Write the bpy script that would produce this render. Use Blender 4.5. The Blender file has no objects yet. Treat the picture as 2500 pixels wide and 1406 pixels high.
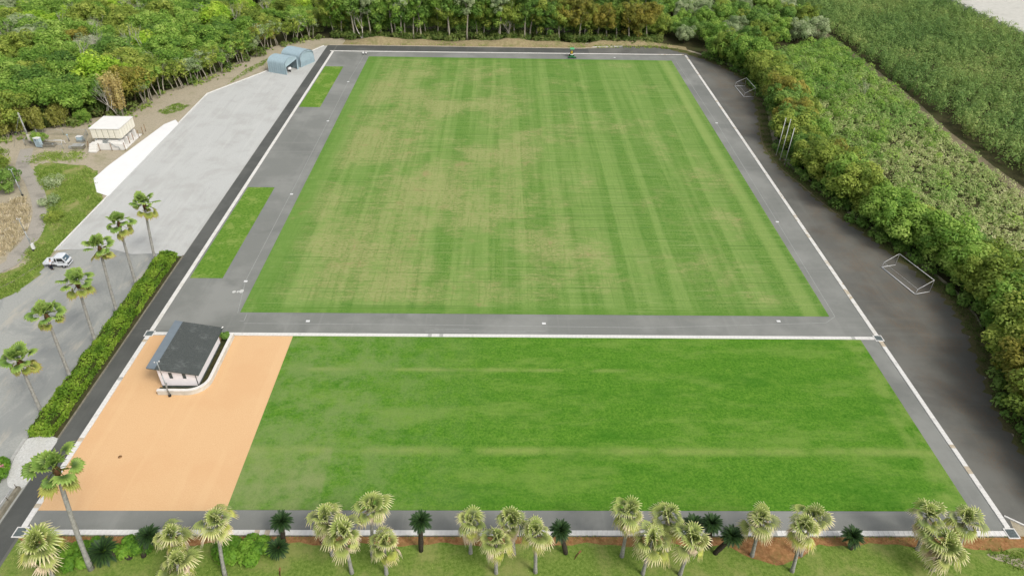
import bpy, bmesh, math, random
import numpy as np
from mathutils import Vector, Matrix
R = math.radians
random.seed(7)
RNG = np.random.default_rng(7)
scene = bpy.context.scene
COL = scene.collection

# ---------------------------------------------------------------- camera
cam_d = bpy.data.cameras.new('camera')
cam = bpy.data.objects.new('camera', cam_d); COL.objects.link(cam)
cam_d.lens = 24.0; cam_d.sensor_width = 36.0; cam_d.clip_start = 0.5; cam_d.clip_end = 6000
PITCH, ROLL, YAW = 36.146, 1.2117, -1.2852
cam.matrix_world = (Matrix.Translation((0, 0, 58)) @ Matrix.Rotation(R(YAW), 4, 'Z')
                    @ Matrix.Rotation(R(90 - PITCH), 4, 'X') @ Matrix.Rotation(R(ROLL), 4, 'Z'))
scene.camera = cam

# ---------------------------------------------------------------- sky, sun, exposure
SUN_EL, SUN_AZ = 48.0, 132.0         # azimuth clockwise from +Y (away from the camera)
world = bpy.data.worlds.new('World'); scene.world = world; world.use_nodes = True
wn = world.node_tree; bg = wn.nodes['Background']
sky = wn.nodes.new('ShaderNodeTexSky'); sky.sky_type = 'NISHITA'; sky.sun_disc = False
sky.sun_elevation = R(SUN_EL); sky.sun_rotation = R(SUN_AZ)
sky.air_density = 1.0; sky.dust_density = 4.0; sky.ozone_density = 1.0
hs = wn.nodes.new('ShaderNodeHueSaturation'); hs.inputs['Saturation'].default_value = 0.30   # thin even cloud
wn.links.new(sky.outputs[0], hs.inputs['Color']); wn.links.new(hs.outputs[0], bg.inputs[0])
bg.inputs[1].default_value = 0.142
sun_d = bpy.data.lights.new('sun', 'SUN'); sun_d.energy = 1.3; sun_d.angle = R(16); sun_d.color = (1.0, 0.95, 0.87)
sun = bpy.data.objects.new('sun', sun_d); COL.objects.link(sun); sun.location = (60, -10, 90)
sd = Vector((math.sin(R(SUN_AZ)) * math.cos(R(SUN_EL)), math.cos(R(SUN_AZ)) * math.cos(R(SUN_EL)), math.sin(R(SUN_EL))))
sun.rotation_euler = (-sd).to_track_quat('-Z', 'Y').to_euler()
scene.view_settings.view_transform = 'Standard'; scene.view_settings.look = 'None'
scene.view_settings.exposure = 0.62; scene.view_settings.gamma = 1.0
scene.view_settings.use_curve_mapping = False
scene.render.engine = 'CYCLES'

# ---------------------------------------------------------------- helpers: colour and material
GAIN = 1.6
def lin(c):
    c /= 255.0
    return c / 12.92 if c <= 0.04045 else ((c + 0.055) / 1.055) ** 2.4
def col(r, g, b, k=GAIN): return (lin(r) / k, lin(g) / k, lin(b) / k, 1.0)

class NT:
    """small wrapper to write node materials in few lines"""
    def __init__(s, name, rough=0.9, spec=0.2):
        s.m = bpy.data.materials.new(name); s.m.use_nodes = True
        s.t = s.m.node_tree; s.b = s.t.nodes['Principled BSDF']; s.out = s.t.nodes['Material Output']
        s.b.inputs['Roughness'].default_value = rough; s.b.inputs['Specular IOR Level'].default_value = spec
        s._c = None
    def n(s, k): return s.t.nodes.new(k)
    def co(s):
        if not s._c: s._c = s.n('ShaderNodeTexCoord').outputs['Object']
        return s._c
    def put(s, sock, v):
        if isinstance(v, bpy.types.NodeSocket): s.t.links.new(v, sock)
        else: sock.default_value = v
    def noise(s, scale=1.0, vec=(1, 1, 1), detail=3, rough=0.55, off=(0, 0, 0), dist=0.0):
        mp = s.n('ShaderNodeMapping'); mp.inputs['Scale'].default_value = vec; mp.inputs['Location'].default_value = off
        s.t.links.new(s.co(), mp.inputs[0])
        nz = s.n('ShaderNodeTexNoise'); nz.inputs['Scale'].default_value = scale; nz.inputs['Detail'].default_value = detail
        nz.inputs['Roughness'].default_value = rough; nz.inputs['Distortion'].default_value = dist
        s.t.links.new(mp.outputs[0], nz.inputs['Vector']); return nz.outputs[0]
    def step(s, v, a, b):
        mr = s.n('ShaderNodeMapRange'); mr.interpolation_type = 'SMOOTHSTEP'
        s.put(mr.inputs[0], v); mr.inputs[1].default_value = a; mr.inputs[2].default_value = b
        return mr.outputs[0]
    def math(s, op, a, b=0.0, clamp=False):
        mt = s.n('ShaderNodeMath'); mt.operation = op; mt.use_clamp = clamp
        s.put(mt.inputs[0], a); s.put(mt.inputs[1], b); return mt.outputs[0]
    def mix(s, f, a, b, mode='MIX'):
        mx = s.n('ShaderNodeMix'); mx.data_type = 'RGBA'; mx.blend_type = mode
        s.put(mx.inputs[0], f); s.put(mx.inputs[6], a); s.put(mx.inputs[7], b); return mx.outputs[2]
    def ramp(s, v, stops):
        rp = s.n('ShaderNodeValToRGB'); e = rp.color_ramp.elements
        while len(e) > 1: e.remove(e[-1])
        for i, (p, c) in enumerate(stops):
            el = e[0] if i == 0 else e.new(p)
            el.position = p; el.color = c
        s.put(rp.inputs[0], v); return rp.outputs[0]
    def xyz(s):
        sp = s.n('ShaderNodeSeparateXYZ'); s.t.links.new(s.co(), sp.inputs[0]); return sp.outputs
    def attr(s, name, out='Fac'):
        a = s.n('ShaderNodeAttribute'); a.attribute_name = name; return a.outputs[out]
    def rnd(s): return s.n('ShaderNodeObjectInfo').outputs['Random']
    def color(s, v): s.put(s.b.inputs['Base Color'], v); return s
    def bump(s, h, strength=0.3, dist=0.05):
        b = s.n('ShaderNodeBump'); b.inputs['Strength'].default_value = strength; b.inputs['Distance'].default_value = dist
        s.put(b.inputs['Height'], h); s.t.links.new(b.outputs[0], s.b.inputs['Normal']); return s

def plain(name, c, rough=0.7, spec=0.3, metal=0.0, var=0.12, scale=1.5):
    """one colour with faint wear"""
    t = NT(name, rough, spec); t.b.inputs['Metallic'].default_value = metal
    dk = tuple(x * (1 - var * 2) for x in c[:3]) + (1,)
    lt = tuple(min(1, x * (1 + var)) for x in c[:3]) + (1,)
    t.color(t.ramp(t.noise(scale, detail=5, rough=0.65), [(0.3, dk), (0.55, c), (0.75, lt)])); return t.m

def leafmat(name, stops, transl=0.45, rough=0.6):
    """foliage: colour varies by leaf, by clump and by tree"""
    t = NT(name, rough, 0.25)
    v = t.math('ADD', t.math('MULTIPLY', t.attr('clump'), 0.50), t.math('MULTIPLY', t.attr('leaf'), 0.30))
    v = t.math('ADD', v, t.math('MULTIPLY', t.rnd(), 0.20))
    c = t.ramp(v, stops); t.color(c)
    tr = t.n('ShaderNodeBsdfTranslucent'); t.t.links.new(c, tr.inputs[0])
    mx = t.n('ShaderNodeMixShader'); mx.inputs[0].default_value = transl
    t.t.links.new(t.b.outputs[0], mx.inputs[1]); t.t.links.new(tr.outputs[0], mx.inputs[2])
    t.t.links.new(mx.outputs[0], t.out.inputs[0]); return t.m

# ---------------------------------------------------------------- helpers: objects
def tag(o, label=None, cat=None, group=None, kind=None):
    if label: o['label'] = label
    if cat: o['category'] = cat
    if group: o['group'] = group
    if kind: o['kind'] = kind
    return o
def link(name, me, parent=None, mat=None):
    o = bpy.data.objects.new(name, me); COL.objects.link(o)
    if mat and me and not me.materials: me.materials.append(mat)
    if parent: o.parent = parent
    return o
def empty(name, loc, rz=0.0, label=None, cat=None, group=None):
    o = bpy.data.objects.new(name, None); COL.objects.link(o); o.location = tuple(loc) + (0,) * (3 - len(loc)); o.rotation_euler = (0, 0, rz)
    o.empty_display_size = 0.3
    return tag(o, label, cat, group)
def copy_part(src, parent, mat=None):
    c = src.copy(); COL.objects.link(c); c.parent = parent
    if mat: c.material_slots[0].link = 'OBJECT'; c.material_slots[0].material = mat
    return c
def inst(name, me, parent, loc=(0, 0, 0), rot=(0, 0, 0), scale=(1, 1, 1), mat=None):
    """a new object on shared mesh data, own material if given"""
    o = bpy.data.objects.new(name, me); COL.objects.link(o); o.parent = parent
    o.location = loc; o.rotation_euler = rot; o.scale = scale
    if mat: o.material_slots[0].link = 'OBJECT'; o.material_slots[0].material = mat
    return o

class MB:
    """collects primitives into one mesh"""
    def __init__(s): s.v = []; s.f = []; s.sm = []
    def add(s, vs, fs, M=None, smooth=False):
        o = len(s.v)
        s.v += [tuple(M @ Vector(p)) if M else tuple(p) for p in vs]
        s.f += [tuple(i + o for i in f) for f in fs]; s.sm += [smooth] * len(fs); return s
    def box(s, c, d, M=None, taper=1.0):
        x, y, z = d[0] / 2, d[1] / 2, d[2] / 2; t = taper
        vs = [(-x, -y, -z), (x, -y, -z), (x, y, -z), (-x, y, -z), (-x * t, -y * t, z), (x * t, -y * t, z), (x * t, y * t, z), (-x * t, y * t, z)]
        vs = [(a + c[0], b + c[1], e + c[2]) for a, b, e in vs]
        return s.add(vs, [(3, 2, 1, 0), (4, 5, 6, 7), (0, 1, 5, 4), (1, 2, 6, 5), (2, 3, 7, 6), (3, 0, 4, 7)], M)
    def prism(s, pts, z0, z1, M=None):
        n = len(pts)
        vs = [(p[0], p[1], z0) for p in pts] + [(p[0], p[1], z1) for p in pts]
        fs = [tuple(range(n - 1, -1, -1)), tuple(range(n, 2 * n))] + [(i, (i + 1) % n, n + (i + 1) % n, n + i) for i in range(n)]
        return s.add(vs, fs, M)
    def tube(s, pts, rads, n=6, caps=True, M=None):
        pts = [Vector(p) for p in pts]
        if not hasattr(rads, '__len__'): rads = [rads] * len(pts)
        vs, fs = [], []; up = Vector((0.37, 0.21, 0.9)); nrm = None
        for i, p in enumerate(pts):
            d = (pts[min(i + 1, len(pts) - 1)] - pts[max(i - 1, 0)]).normalized()
            if nrm is None: nrm = d.cross(up if abs(d.dot(up)) < 0.95 else Vector((1, 0, 0))).normalized()
            else: nrm = (nrm - d * nrm.dot(d)).normalized()
            b = d.cross(nrm)
            for k in range(n):
                a = 2 * math.pi * k / n; vs.append(p + (nrm * math.cos(a) + b * math.sin(a)) * rads[i])
        for i in range(len(pts) - 1):
            for k in range(n):
                k2 = (k + 1) % n; fs.append((i * n + k, i * n + k2, (i + 1) * n + k2, (i + 1) * n + k))
        if caps: fs += [tuple(range(n - 1, -1, -1)), tuple(range((len(pts) - 1) * n, len(pts) * n))]
        return s.add(vs, fs, M, smooth=True)
    def cyl(s, c, r, h, axis='Z', n=12, M=None):
        d = {'X': Vector((h / 2, 0, 0)), 'Y': Vector((0, h / 2, 0)), 'Z': Vector((0, 0, h / 2))}[axis]
        return s.tube([Vector(c) - d, Vector(c) + d], r, n, True, M)
    def mesh(s, name):
        me = bpy.data.meshes.new(name); me.from_pydata(s.v, [], s.f); me.update()
        me.polygons.foreach_set('use_smooth', s.sm); return me
    def build(s, name, mat, parent=None): return link(name, s.mesh(name), parent, mat)

def npmesh(name, V, F, **fattr):
    """mesh from numpy: V (n,3), F (m,4); face float attributes by keyword"""
    me = bpy.data.meshes.new(name); V = np.ascontiguousarray(V, dtype=np.float32); k = F.shape[1]
    me.vertices.add(len(V)); me.vertices.foreach_set('co', V.ravel())
    me.loops.add(F.size); me.loops.foreach_set('vertex_index', np.ascontiguousarray(F, dtype=np.int32).ravel())
    me.polygons.add(len(F)); me.polygons.foreach_set('loop_start', np.arange(0, F.size, k, dtype=np.int32))
    for nme, a in fattr.items():
        at = me.attributes.new(nme, 'FLOAT', 'FACE'); at.data.foreach_set('value', np.ascontiguousarray(a, dtype=np.float32))
    me.update(calc_edges=True); return me

def cards(C, N, size, rng, aspect=0.62):
    """one leaf quad per centre C with normal N"""
    n = len(C); N = N / np.maximum(np.linalg.norm(N, axis=1, keepdims=True), 1e-6)
    T = rng.normal(size=(n, 3)); T -= N * (T * N).sum(1, keepdims=True); T /= np.maximum(np.linalg.norm(T, axis=1, keepdims=True), 1e-6)
    B = np.cross(N, T); s = (np.asarray(size) * rng.uniform(0.65, 1.35, n))[:, None]
    V = np.stack([C - T * s, C - B * s * aspect + N * s * 0.15, C + T * s, C + B * s * aspect + N * s * 0.15], 1).reshape(-1, 3)
    return V, np.arange(n * 4).reshape(n, 4)

def dirs(n, rng, up=0.0):
    d = rng.normal(size=(n, 3)); d[:, 2] += up; return d / np.linalg.norm(d, axis=1, keepdims=True)

def puffs(centres, radii, per, leaf, rng, flat=0.8, up=0.35):
    """leaf quads on the skins of many puffs -> V, F, leaf, clump"""
    cs = np.repeat(centres, per, 0); rs = np.repeat(radii, per); n = len(cs)
    d = dirs(n, rng, up); rr = rs * rng.uniform(0.72, 1.08, n)
    P = cs + d * rr[:, None] * np.array([1, 1, flat])
    N = d * 0.85 + dirs(n, rng, 0.2) * 0.5 + np.array([0, 0, 0.45])
    V, F = cards(P, N, leaf if np.isscalar(leaf) else np.repeat(leaf, per), rng)
    return V, F, rng.random(n), np.repeat(rng.random(len(centres)), per)

def sheet(name, pts, z, mat, kind='structure', label=None, skirt=0.0, cat=None):
    me = bpy.data.meshes.new(name); n = len(pts)
    vs = [(p[0], p[1], z) for p in pts]; fs = [tuple(range(n))]
    if skirt:
        vs += [(p[0], p[1], z - skirt) for p in pts]; fs += [(i, n + i, n + (i + 1) % n, (i + 1) % n) for i in range(n)]
    me.from_pydata(vs, [], fs); me.update()
    bm = bmesh.new(); bm.from_mesh(me); bmesh.ops.recalc_face_normals(bm, faces=bm.faces)
    bmesh.ops.triangulate(bm, faces=[f for f in bm.faces if len(f.verts) > 4]); bm.to_mesh(me); bm.free()
    if me.polygons[0].normal.z < 0: me.flip_normals()
    return tag(link(name, me, None, mat), label, cat, None, kind)
def rect(x0, y0, x1, y1): return [(x0, y0), (x1, y0), (x1, y1), (x0, y1)]
def smooth_poly(pts, n=4, closed=True, wob=0.0):
    """Catmull-Rom through the points, optional wobble for natural edges"""
    out = []; m = len(pts); rng = random.Random(len(pts) * 31 + int(abs(pts[0][0]) * 7))
    for i in range(m if closed else m - 1):
        p = [Vector(pts[(i + k) % m] if closed else pts[min(max(i + k, 0), m - 1)]) for k in (-1, 0, 1, 2)]
        for j in range(n):
            t = j / n
            q = 0.5 * ((2 * p[1]) + (p[2] - p[0]) * t + (2 * p[0] - 5 * p[1] + 4 * p[2] - p[3]) * t * t + (3 * p[1] - p[0] - 3 * p[2] + p[3]) * t ** 3)
            out.append((q.x + rng.uniform(-wob, wob), q.y + rng.uniform(-wob, wob)))
    if not closed: out.append(tuple(pts[-1]))
    return out
def inside(P, poly):
    """points P (n,2) in polygon"""
    x, y = P[:, 0], P[:, 1]; r = np.zeros(len(P), bool); n = len(poly)
    for i in range(n):
        x1, y1 = poly[i]; x2, y2 = poly[(i + 1) % n]
        if y1 == y2: continue
        r ^= ((y1 > y) != (y2 > y)) & (x < (x2 - x1) * (y - y1) / (y2 - y1) + x1)
    return r
def scatter(poly, n, rng):
    a = np.array(poly); lo, hi = a.min(0), a.max(0); out = np.zeros((0, 2))
    while len(out) < n:
        p = rng.uniform(lo, hi, (n * 2, 2)); out = np.concatenate([out, p[inside(p, poly)]])
    return out[:n]
def poisson(poly, dmin, rng, tries=9000):
    pts = []; cand = scatter(poly, tries, rng); grid = {}
    for p in cand:
        k = (int(p[0] // dmin), int(p[1] // dmin))
        if all((p[0] - q[0]) ** 2 + (p[1] - q[1]) ** 2 >= dmin * dmin for a in (-1, 0, 1) for b in (-1, 0, 1) for q in grid.get((k[0] + a, k[1] + b), ())):
            grid.setdefault(k, []).append(p); pts.append((float(p[0]), float(p[1])))
    return pts
ONES = 'zeroth first second third fourth fifth sixth seventh eighth ninth tenth eleventh twelfth thirteenth fourteenth fifteenth sixteenth seventeenth eighteenth nineteenth'.split()
TENS = {2: 'twent', 3: 'thirt', 4: 'fort', 5: 'fift', 6: 'sixt', 7: 'sevent', 8: 'eight', 9: 'ninet'}
def ordinal(n):
    if n < 20: return ONES[n]
    return TENS[n // 10] + ('ieth' if n % 10 == 0 else 'y-' + ONES[n % 10])

# ================================================================ materials of the setting
def band(t, v, a, b, s):
    """1 inside a..b with soft edge s"""
    return t.math('MULTIPLY', t.step(v, a - s, a + s), t.math('SUBTRACT', 1.0, t.step(v, b - s, b + s)))

def m_pitch():
    t = NT('mown_pitch_grass', 0.95, 0.1); x, y, z = t.xyz()
    g = t.mix(t.step(t.noise(3.6, detail=5, rough=0.8), 0.32, 0.66), col(86, 130, 52), col(130, 164, 78))
    g = t.mix(t.math('MULTIPLY', t.step(t.noise(0.45, vec=(1, 1.6, 1), detail=6, rough=0.72, off=(2, 2, 0)), 0.50, 0.66), 0.55), g, col(82, 132, 52))
    bands = t.step(t.noise(1.0, vec=(0.32, 0.007, 1), detail=2), 0.44, 0.56)
    g = t.mix(t.math('MULTIPLY', bands, 0.52), g, col(150, 176, 98))
    wav = t.math('SINE', t.math('MULTIPLY', x, 2 * math.pi / 5.4))
    g = t.mix(t.math('MULTIPLY', t.step(wav, -0.35, 0.35), 0.26), g, col(104, 144, 62))
    # rows of the laid turf, across the pitch
    rows = t.noise(1.0, vec=(0.12, 2.3, 1), detail=3, rough=0.7)
    g = t.mix(t.math('MULTIPLY', t.step(rows, 0.54, 0.64), 0.42), g, col(162, 178, 112))
    g = t.mix(t.math('MULTIPLY', t.step(t.noise(1.0, vec=(0.03, 3.1, 1), detail=2, off=(7, 3, 0)), 0.58, 0.66), 0.5), g, col(70, 112, 40))
    # worn straw-coloured patches
    pat = t.noise(0.062, detail=7, rough=0.66, off=(3.1, 1.7, 0))
    strk = t.noise(1.0, vec=(0.34, 1.1, 1), detail=5, rough=0.75, off=(1, 9, 0))
    west = t.step(x, 34, -26); far = t.step(y, 182, 132)
    lvl = t.math('ADD', t.math('MULTIPLY', pat, 0.70), t.math('MULTIPLY', strk, 0.30))
    lvl = t.math('ADD', lvl, t.math('MULTIPLY', west, 0.09)); lvl = t.math('ADD', lvl, t.math('MULTIPLY', far, 0.03))
    worn = t.math('MULTIPLY', t.step(lvl, 0.52, 0.68), t.math('ADD', 0.55, t.math('MULTIPLY', t.noise(2.2, detail=4, rough=0.7), 0.7)), True)
    edge = t.math('MULTIPLY', t.math('MULTIPLY', t.step(x, -34.0, -29.0), t.step(x, 45.0, 39.0)), t.math('MULTIPLY', t.step(y, 74.5, 77.5), t.step(y, 182.5, 179.5)))
    fine = t.step(t.noise(1.0, vec=(1.6, 3.4, 1), detail=5, rough=0.75, off=(2, 5, 0)), 0.36, 0.60)
    worn = t.math('MULTIPLY', worn, t.math('ADD', 0.25, t.math('MULTIPLY', fine, 0.75)))
    g = t.mix(t.math('MULTIPLY', worn, t.math('MULTIPLY', edge, 0.8)), g, col(182, 176, 122))
    hat = t.step(t.noise(1.0, vec=(2.6, 0.12, 1), detail=2, off=(4, 4, 0)), 0.55, 0.65)
    g = t.mix(t.math('MULTIPLY', hat, 0.22), g, col(88, 128, 48))
    bare = t.step(t.noise(0.26, detail=5, rough=0.65, off=(5, 2, 0)), 0.56, 0.70)
    g = t.mix(t.math('MULTIPLY', t.math('MULTIPLY', bare, worn), 0.7), g, col(172, 150, 108))
    # greener, longer margin and the pale strip along the right side
    rim = t.math('MAXIMUM', t.step(x, -31.6, -33.2), t.math('MAXIMUM', t.step(y, 75.2, 74.0), t.step(y, 180.6, 181.8)))
    g = t.mix(t.math('MULTIPLY', t.math('MULTIPLY', rim, t.step(t.noise(0.6, detail=5, rough=0.7), 0.2, 0.6)), 0.55), g, col(98, 142, 54))
    g = t.mix(t.math('MULTIPLY', band(t, x, 42.0, 44.2, 0.5), 0.45), g, col(162, 182, 106))
    t.color(g).bump(t.noise(9, detail=4), 0.5, 0.05); return t.m

def m_lawn():
    t = NT('lower_lawn_grass', 0.95, 0.1); x, y, z = t.xyz()
    g = t.mix(t.step(t.noise(3.4, detail=6, rough=0.85), 0.34, 0.66), col(64, 118, 26), col(110, 160, 50))
    big = t.noise(1.0, vec=(0.055, 0.17, 1), detail=9, rough=0.78)
    g = t.mix(t.math('MULTIPLY', t.step(big, 0.46, 0.64), 0.62), g, col(134, 164, 76))
    g = t.mix(t.math('MULTIPLY', t.step(t.noise(1.0, vec=(0.06, 0.22, 1), detail=9, rough=0.76, off=(9, 4, 0)), 0.5, 0.66), 0.5), g, col(56, 118, 24))
    g = t.mix(t.math('MULTIPLY', band(t, y, 48.9, 49.9, 0.5), t.math('MULTIPLY', t.step(t.noise(0.16, detail=5), 0.3, 0.62), 0.62)), g, col(164, 178, 100))
    g = t.mix(t.math('MULTIPLY', band(t, y, 61.9, 62.4, 0.35), t.math('MULTIPLY', t.step(t.noise(0.2, detail=5, off=(4, 4, 0)), 0.38, 0.62), t.math('MULTIPLY', t.step(x, 24, 8), 0.6))), g, col(170, 178, 108))
    g = t.mix(t.math('MULTIPLY', t.step(t.noise(0.75, detail=6, rough=0.75, off=(3, 8, 0)), 0.46, 0.68), 0.32), g, col(134, 172, 66))
    g = t.mix(t.math('MULTIPLY', t.step(t.noise(0.95, vec=(.8, 1.3, 1), detail=6, rough=0.75, off=(6, 1, 0)), 0.5, 0.68), 0.26), g, col(60, 114, 26))
    # thin pale turf towards the left, with a straight mowing edge
    pale = t.math('MULTIPLY', t.step(x, 4, -20), t.step(t.noise(0.28, detail=9, rough=0.8), 0.38, 0.62))
    g = t.mix(t.math('MULTIPLY', pale, 0.62), g, col(140, 160, 98))
    pal2 = t.math('MULTIPLY', t.math('MULTIPLY', t.step(x, -17.7, -18.1), t.step(y, 52, 47)), t.step(t.noise(0.5, detail=5), 0.3, 0.62))
    g = t.mix(t.math('MULTIPLY', pal2, 0.5), g, col(158, 166, 112))
    rim = t.math('MULTIPLY', t.step(x, 44.6, 46.2), t.step(t.noise(0.5, detail=4), 0.35, 0.6))
    g = t.mix(t.math('MULTIPLY', rim, 0.5), g, col(150, 172, 90))
    g = t.mix(t.math('MULTIPLY', t.step(t.noise(11, detail=3), 0.55, 0.7), 0.3), g, col(48, 98, 20))
    t.color(g).bump(t.noise(8, detail=5, rough=0.7), 0.6, 0.07); return t.m

def m_grass(name, a, b, c, sc=2.6, k=0.2, lv=(0.5, 0.62)):
    t = NT(name, 0.95, 0.1)
    g = t.mix(t.step(t.noise(sc, detail=6, rough=0.75), 0.32, 0.68), a, b)
    g = t.mix(t.math('MULTIPLY', t.step(t.noise(k, detail=6, rough=0.7), lv[0], lv[1]), 0.75), g, c)
    t.color(g).bump(t.noise(7, detail=5, rough=0.7), 0.6, 0.08); return t.m

def m_asphalt(name, base, light, dark, litter=None):
    t = NT(name, 0.9, 0.25); x, y, z = t.xyz()
    g = t.mix(t.step(t.noise(14, detail=3, rough=0.7), 0.35, 0.68), tuple(v * 0.86 for v in base[:3]) + (1,), base)
    g = t.mix(t.math('MULTIPLY', t.step(t.noise(0.11, detail=6, rough=0.62), 0.42, 0.66), 0.7), g, light)
    g = t.mix(t.math('MULTIPLY', t.step(t.noise(0.09, detail=5, rough=0.6, off=(8, 2, 0), dist=0.6), 0.5, 0.68), 0.6), g, dark)
    g = t.mix(t.math('MULTIPLY', t.step(t.noise(1.0, vec=(0.9, 0.03, 1), detail=4), 0.56, 0.66), 0.22), g, light)
    g = t.mix(t.math('MULTIPLY', t.step(t.noise(1.0, vec=(0.03, 0.9, 1), detail=4), 0.58, 0.68), 0.22), g, light)
    if litter:
        near = t.step(t.math('ADD', x, t.math('MULTIPLY', t.noise(0.16, detail=4), 8.0)), 53.5, 60.0)
        spk = t.step(t.noise(4.5, detail=5, rough=0.85), 0.48, 0.62)
        cl = t.step(t.noise(0.32, detail=5, rough=0.65), 0.42, 0.6)
        g = t.mix(t.math('MULTIPLY', near, 0.28), g, col(106, 100, 86))
        g = t.mix(t.math('MULTIPLY', t.math('MULTIPLY', spk, cl), t.math('MULTIPLY', near, 0.55)), g, litter)
    t.color(g).bump(t.noise(30, detail=2), 0.25, 0.02); return t.m

def m_ground3(name, a, b, c, s1=6.0, s2=0.25, lv=(0.5, 0.65), bump=0.5, speck=None):
    t = NT(name, 0.95, 0.12)
    g = t.mix(t.step(t.noise(s1, detail=5, rough=0.72), 0.3, 0.7), a, b)
    g = t.mix(t.math('MULTIPLY', t.step(t.noise(s2, detail=7, rough=0.66), *lv), 0.85), g, c)
    if speck: g = t.mix(t.step(t.noise(s2 * 9, detail=4, rough=0.7, off=(3, 3, 0)), 0.58, 0.66), g, speck)
    t.color(g).bump(t.noise(s1 * 1.6, detail=4), bump, 0.06); return t.m

M = {}
M['pitch'] = m_pitch(); M['lawn'] = m_lawn()
M['strip'] = m_grass('strip_grass', col(88, 132, 42), col(124, 160, 62), col(146, 168, 84), 2.4, 0.3)
M['front'] = m_grass('front_lawn_grass', col(94, 124, 44), col(138, 160, 76), col(158, 162, 96), 3.4, 0.22, (0.46, 0.66))
M['weeds'] = m_ground3('weedy_bank', col(92, 122, 44), col(138, 158, 72), col(164, 160, 104), 2.2, 0.3, (0.46, 0.62))
M['inner'] = m_asphalt('grey_asphalt', col(142, 144, 138), col(160, 161, 155), col(122, 124, 119))
M['outer'] = m_asphalt('dark_asphalt', col(114, 114, 108), col(132, 131, 124), col(96, 95, 90), col(140, 106, 70))
M['strip_asphalt'] = m_asphalt('fresh_dark_asphalt', col(94, 96, 92), col(112, 113, 108), col(80, 81, 78))
t = NT('orange_paving', 0.9, 0.15)
g = t.mix(t.step(t.noise(9, detail=4, rough=0.7), 0.3, 0.7), col(234, 190, 138), col(246, 204, 156))
g = t.mix(t.math('MULTIPLY', t.step(t.noise(0.14, detail=6, rough=0.6), 0.45, 0.65), 0.4), g, col(234, 186, 136))
g = t.mix(t.math('MULTIPLY', t.step(t.noise(1.0, vec=(0.5, 0.04, 1), detail=3), 0.54, 0.64), 0.25), g, col(248, 208, 158))
t.color(g).bump(t.noise(24, detail=2), 0.2, 0.02); M['orange'] = t.m
t = NT('pale_gravel', .95, .12)
g = t.mix(t.step(t.noise(7, detail=5, rough=.8), .3, .7), col(192, 193, 188), col(218, 219, 215))
g = t.mix(t.math('MULTIPLY', t.step(t.noise(.16, detail=7, rough=.68, dist=.5), .44, .66), .7), g, col(190, 190, 184))
g = t.mix(t.math('MULTIPLY', t.step(t.noise(1.0, vec=(.75, .05, 1), detail=5, rough=.6, dist=.3), .52, .62), .3), g, col(220, 220, 215))
g = t.mix(t.math('MULTIPLY', t.step(t.noise(1.0, vec=(.9, .07, 1), detail=5, rough=.65, off=(3, 8, 0), dist=.4), .56, .66), .3), g, col(184, 185, 180))
g = t.mix(t.step(t.noise(1.8, detail=4, rough=.75, off=(3, 3, 0)), .62, .70), g, col(178, 178, 172))
t.color(g).bump(t.noise(14, detail=4), .5, .05); M['gravel'] = t.m
M['white_gravel'] = m_ground3('white_gravel', col(196, 196, 190), col(236, 236, 231), col(214, 212, 204), 5.0, 0.6, (0.45, 0.7))
M['apron'] = plain('white_concrete', col(252, 252, 250), 0.85, 0.2, 0, 0.02, 0.6)
M['white'] = plain('white_stone', col(244, 242, 236), 0.8, 0.25, 0, 0.05, 1.2)
M['cream_slab'] = plain('stained_slab', col(214, 200, 176), 0.85, 0.2, 0, 0.1, 2.0)
M['grey_slab'] = plain('grey_slab', col(196, 196, 190), 0.85, 0.2, 0, 0.1, 2.0)
M['grate'] = plain('galvanised_grate', col(140, 152, 150), 0.5, 0.5, 0.4, 0.1, 4)
M['gratedark'] = plain('grate_dark', col(92, 104, 104), 0.6, 0.4, 0.3, 0.1, 4)
t = NT('parking_concrete', 0.9, 0.2)
g = t.mix(t.step(t.noise(5, detail=4, rough=0.7), 0.3, 0.7), col(168, 170, 164), col(184, 185, 178))
g = t.mix(t.math('MULTIPLY', t.step(t.noise(1.0, vec=(0.16, 0.10, 1), detail=7, rough=0.68, dist=0.8), 0.46, 0.6), 0.7), g, col(152, 155, 152))
g = t.mix(t.math('MULTIPLY', t.step(t.noise(1.0, vec=(0.5, 0.13, 1), detail=6, rough=0.66, off=(2, 6, 0)), 0.54, 0.66), 0.6), g, col(198, 192, 176))
t.color(g).bump(t.noise(14, detail=3), 0.25, 0.02); M['parking'] = t.m
M['earth'] = m_ground3('tan_earth', col(172, 162, 138), col(198, 187, 164), col(158, 154, 120), 3.0, 0.22, (0.5, 0.7), 0.6)
M['floor'] = m_ground3('forest_floor_litter', col(62, 64, 40), col(88, 84, 54), col(70, 82, 40), 1.6, 0.3)
M['verge'] = m_ground3('verge_litter', col(94, 92, 62), col(122, 116, 78), col(96, 108, 56), 2.4, 0.4)
M['path'] = m_ground3('footpath_surface', col(168, 162, 150), col(188, 182, 170), col(154, 149, 138), 4.0, 0.3)
M['soil'] = m_ground3('brown_soil', col(140, 98, 60), col(190, 144, 98), col(146, 122, 74), 2.2, 0.7, (0.46, 0.64), 0.9)
M['bank'] = m_ground3('bare_bank', col(150, 136, 102), col(176, 162, 124), col(132, 134, 84), 1.6, 0.35, (0.48, 0.66), 0.8)
M['sand'] = m_ground3('beach_sand', col(206, 204, 194), col(220, 218, 208), col(190, 188, 178), 0.6, 0.06, (0.52, 0.66), 0.3)
M['track'] = m_ground3('track_earth', col(126, 116, 92), col(150, 140, 112), col(108, 106, 76), 1.2, 0.2)
t = NT('sea_water', 0.12, 0.5); t.color(col(96, 128, 134)).bump(t.noise(0.5, detail=5), 0.4, 0.3); M['sea'] = t.m
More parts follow.
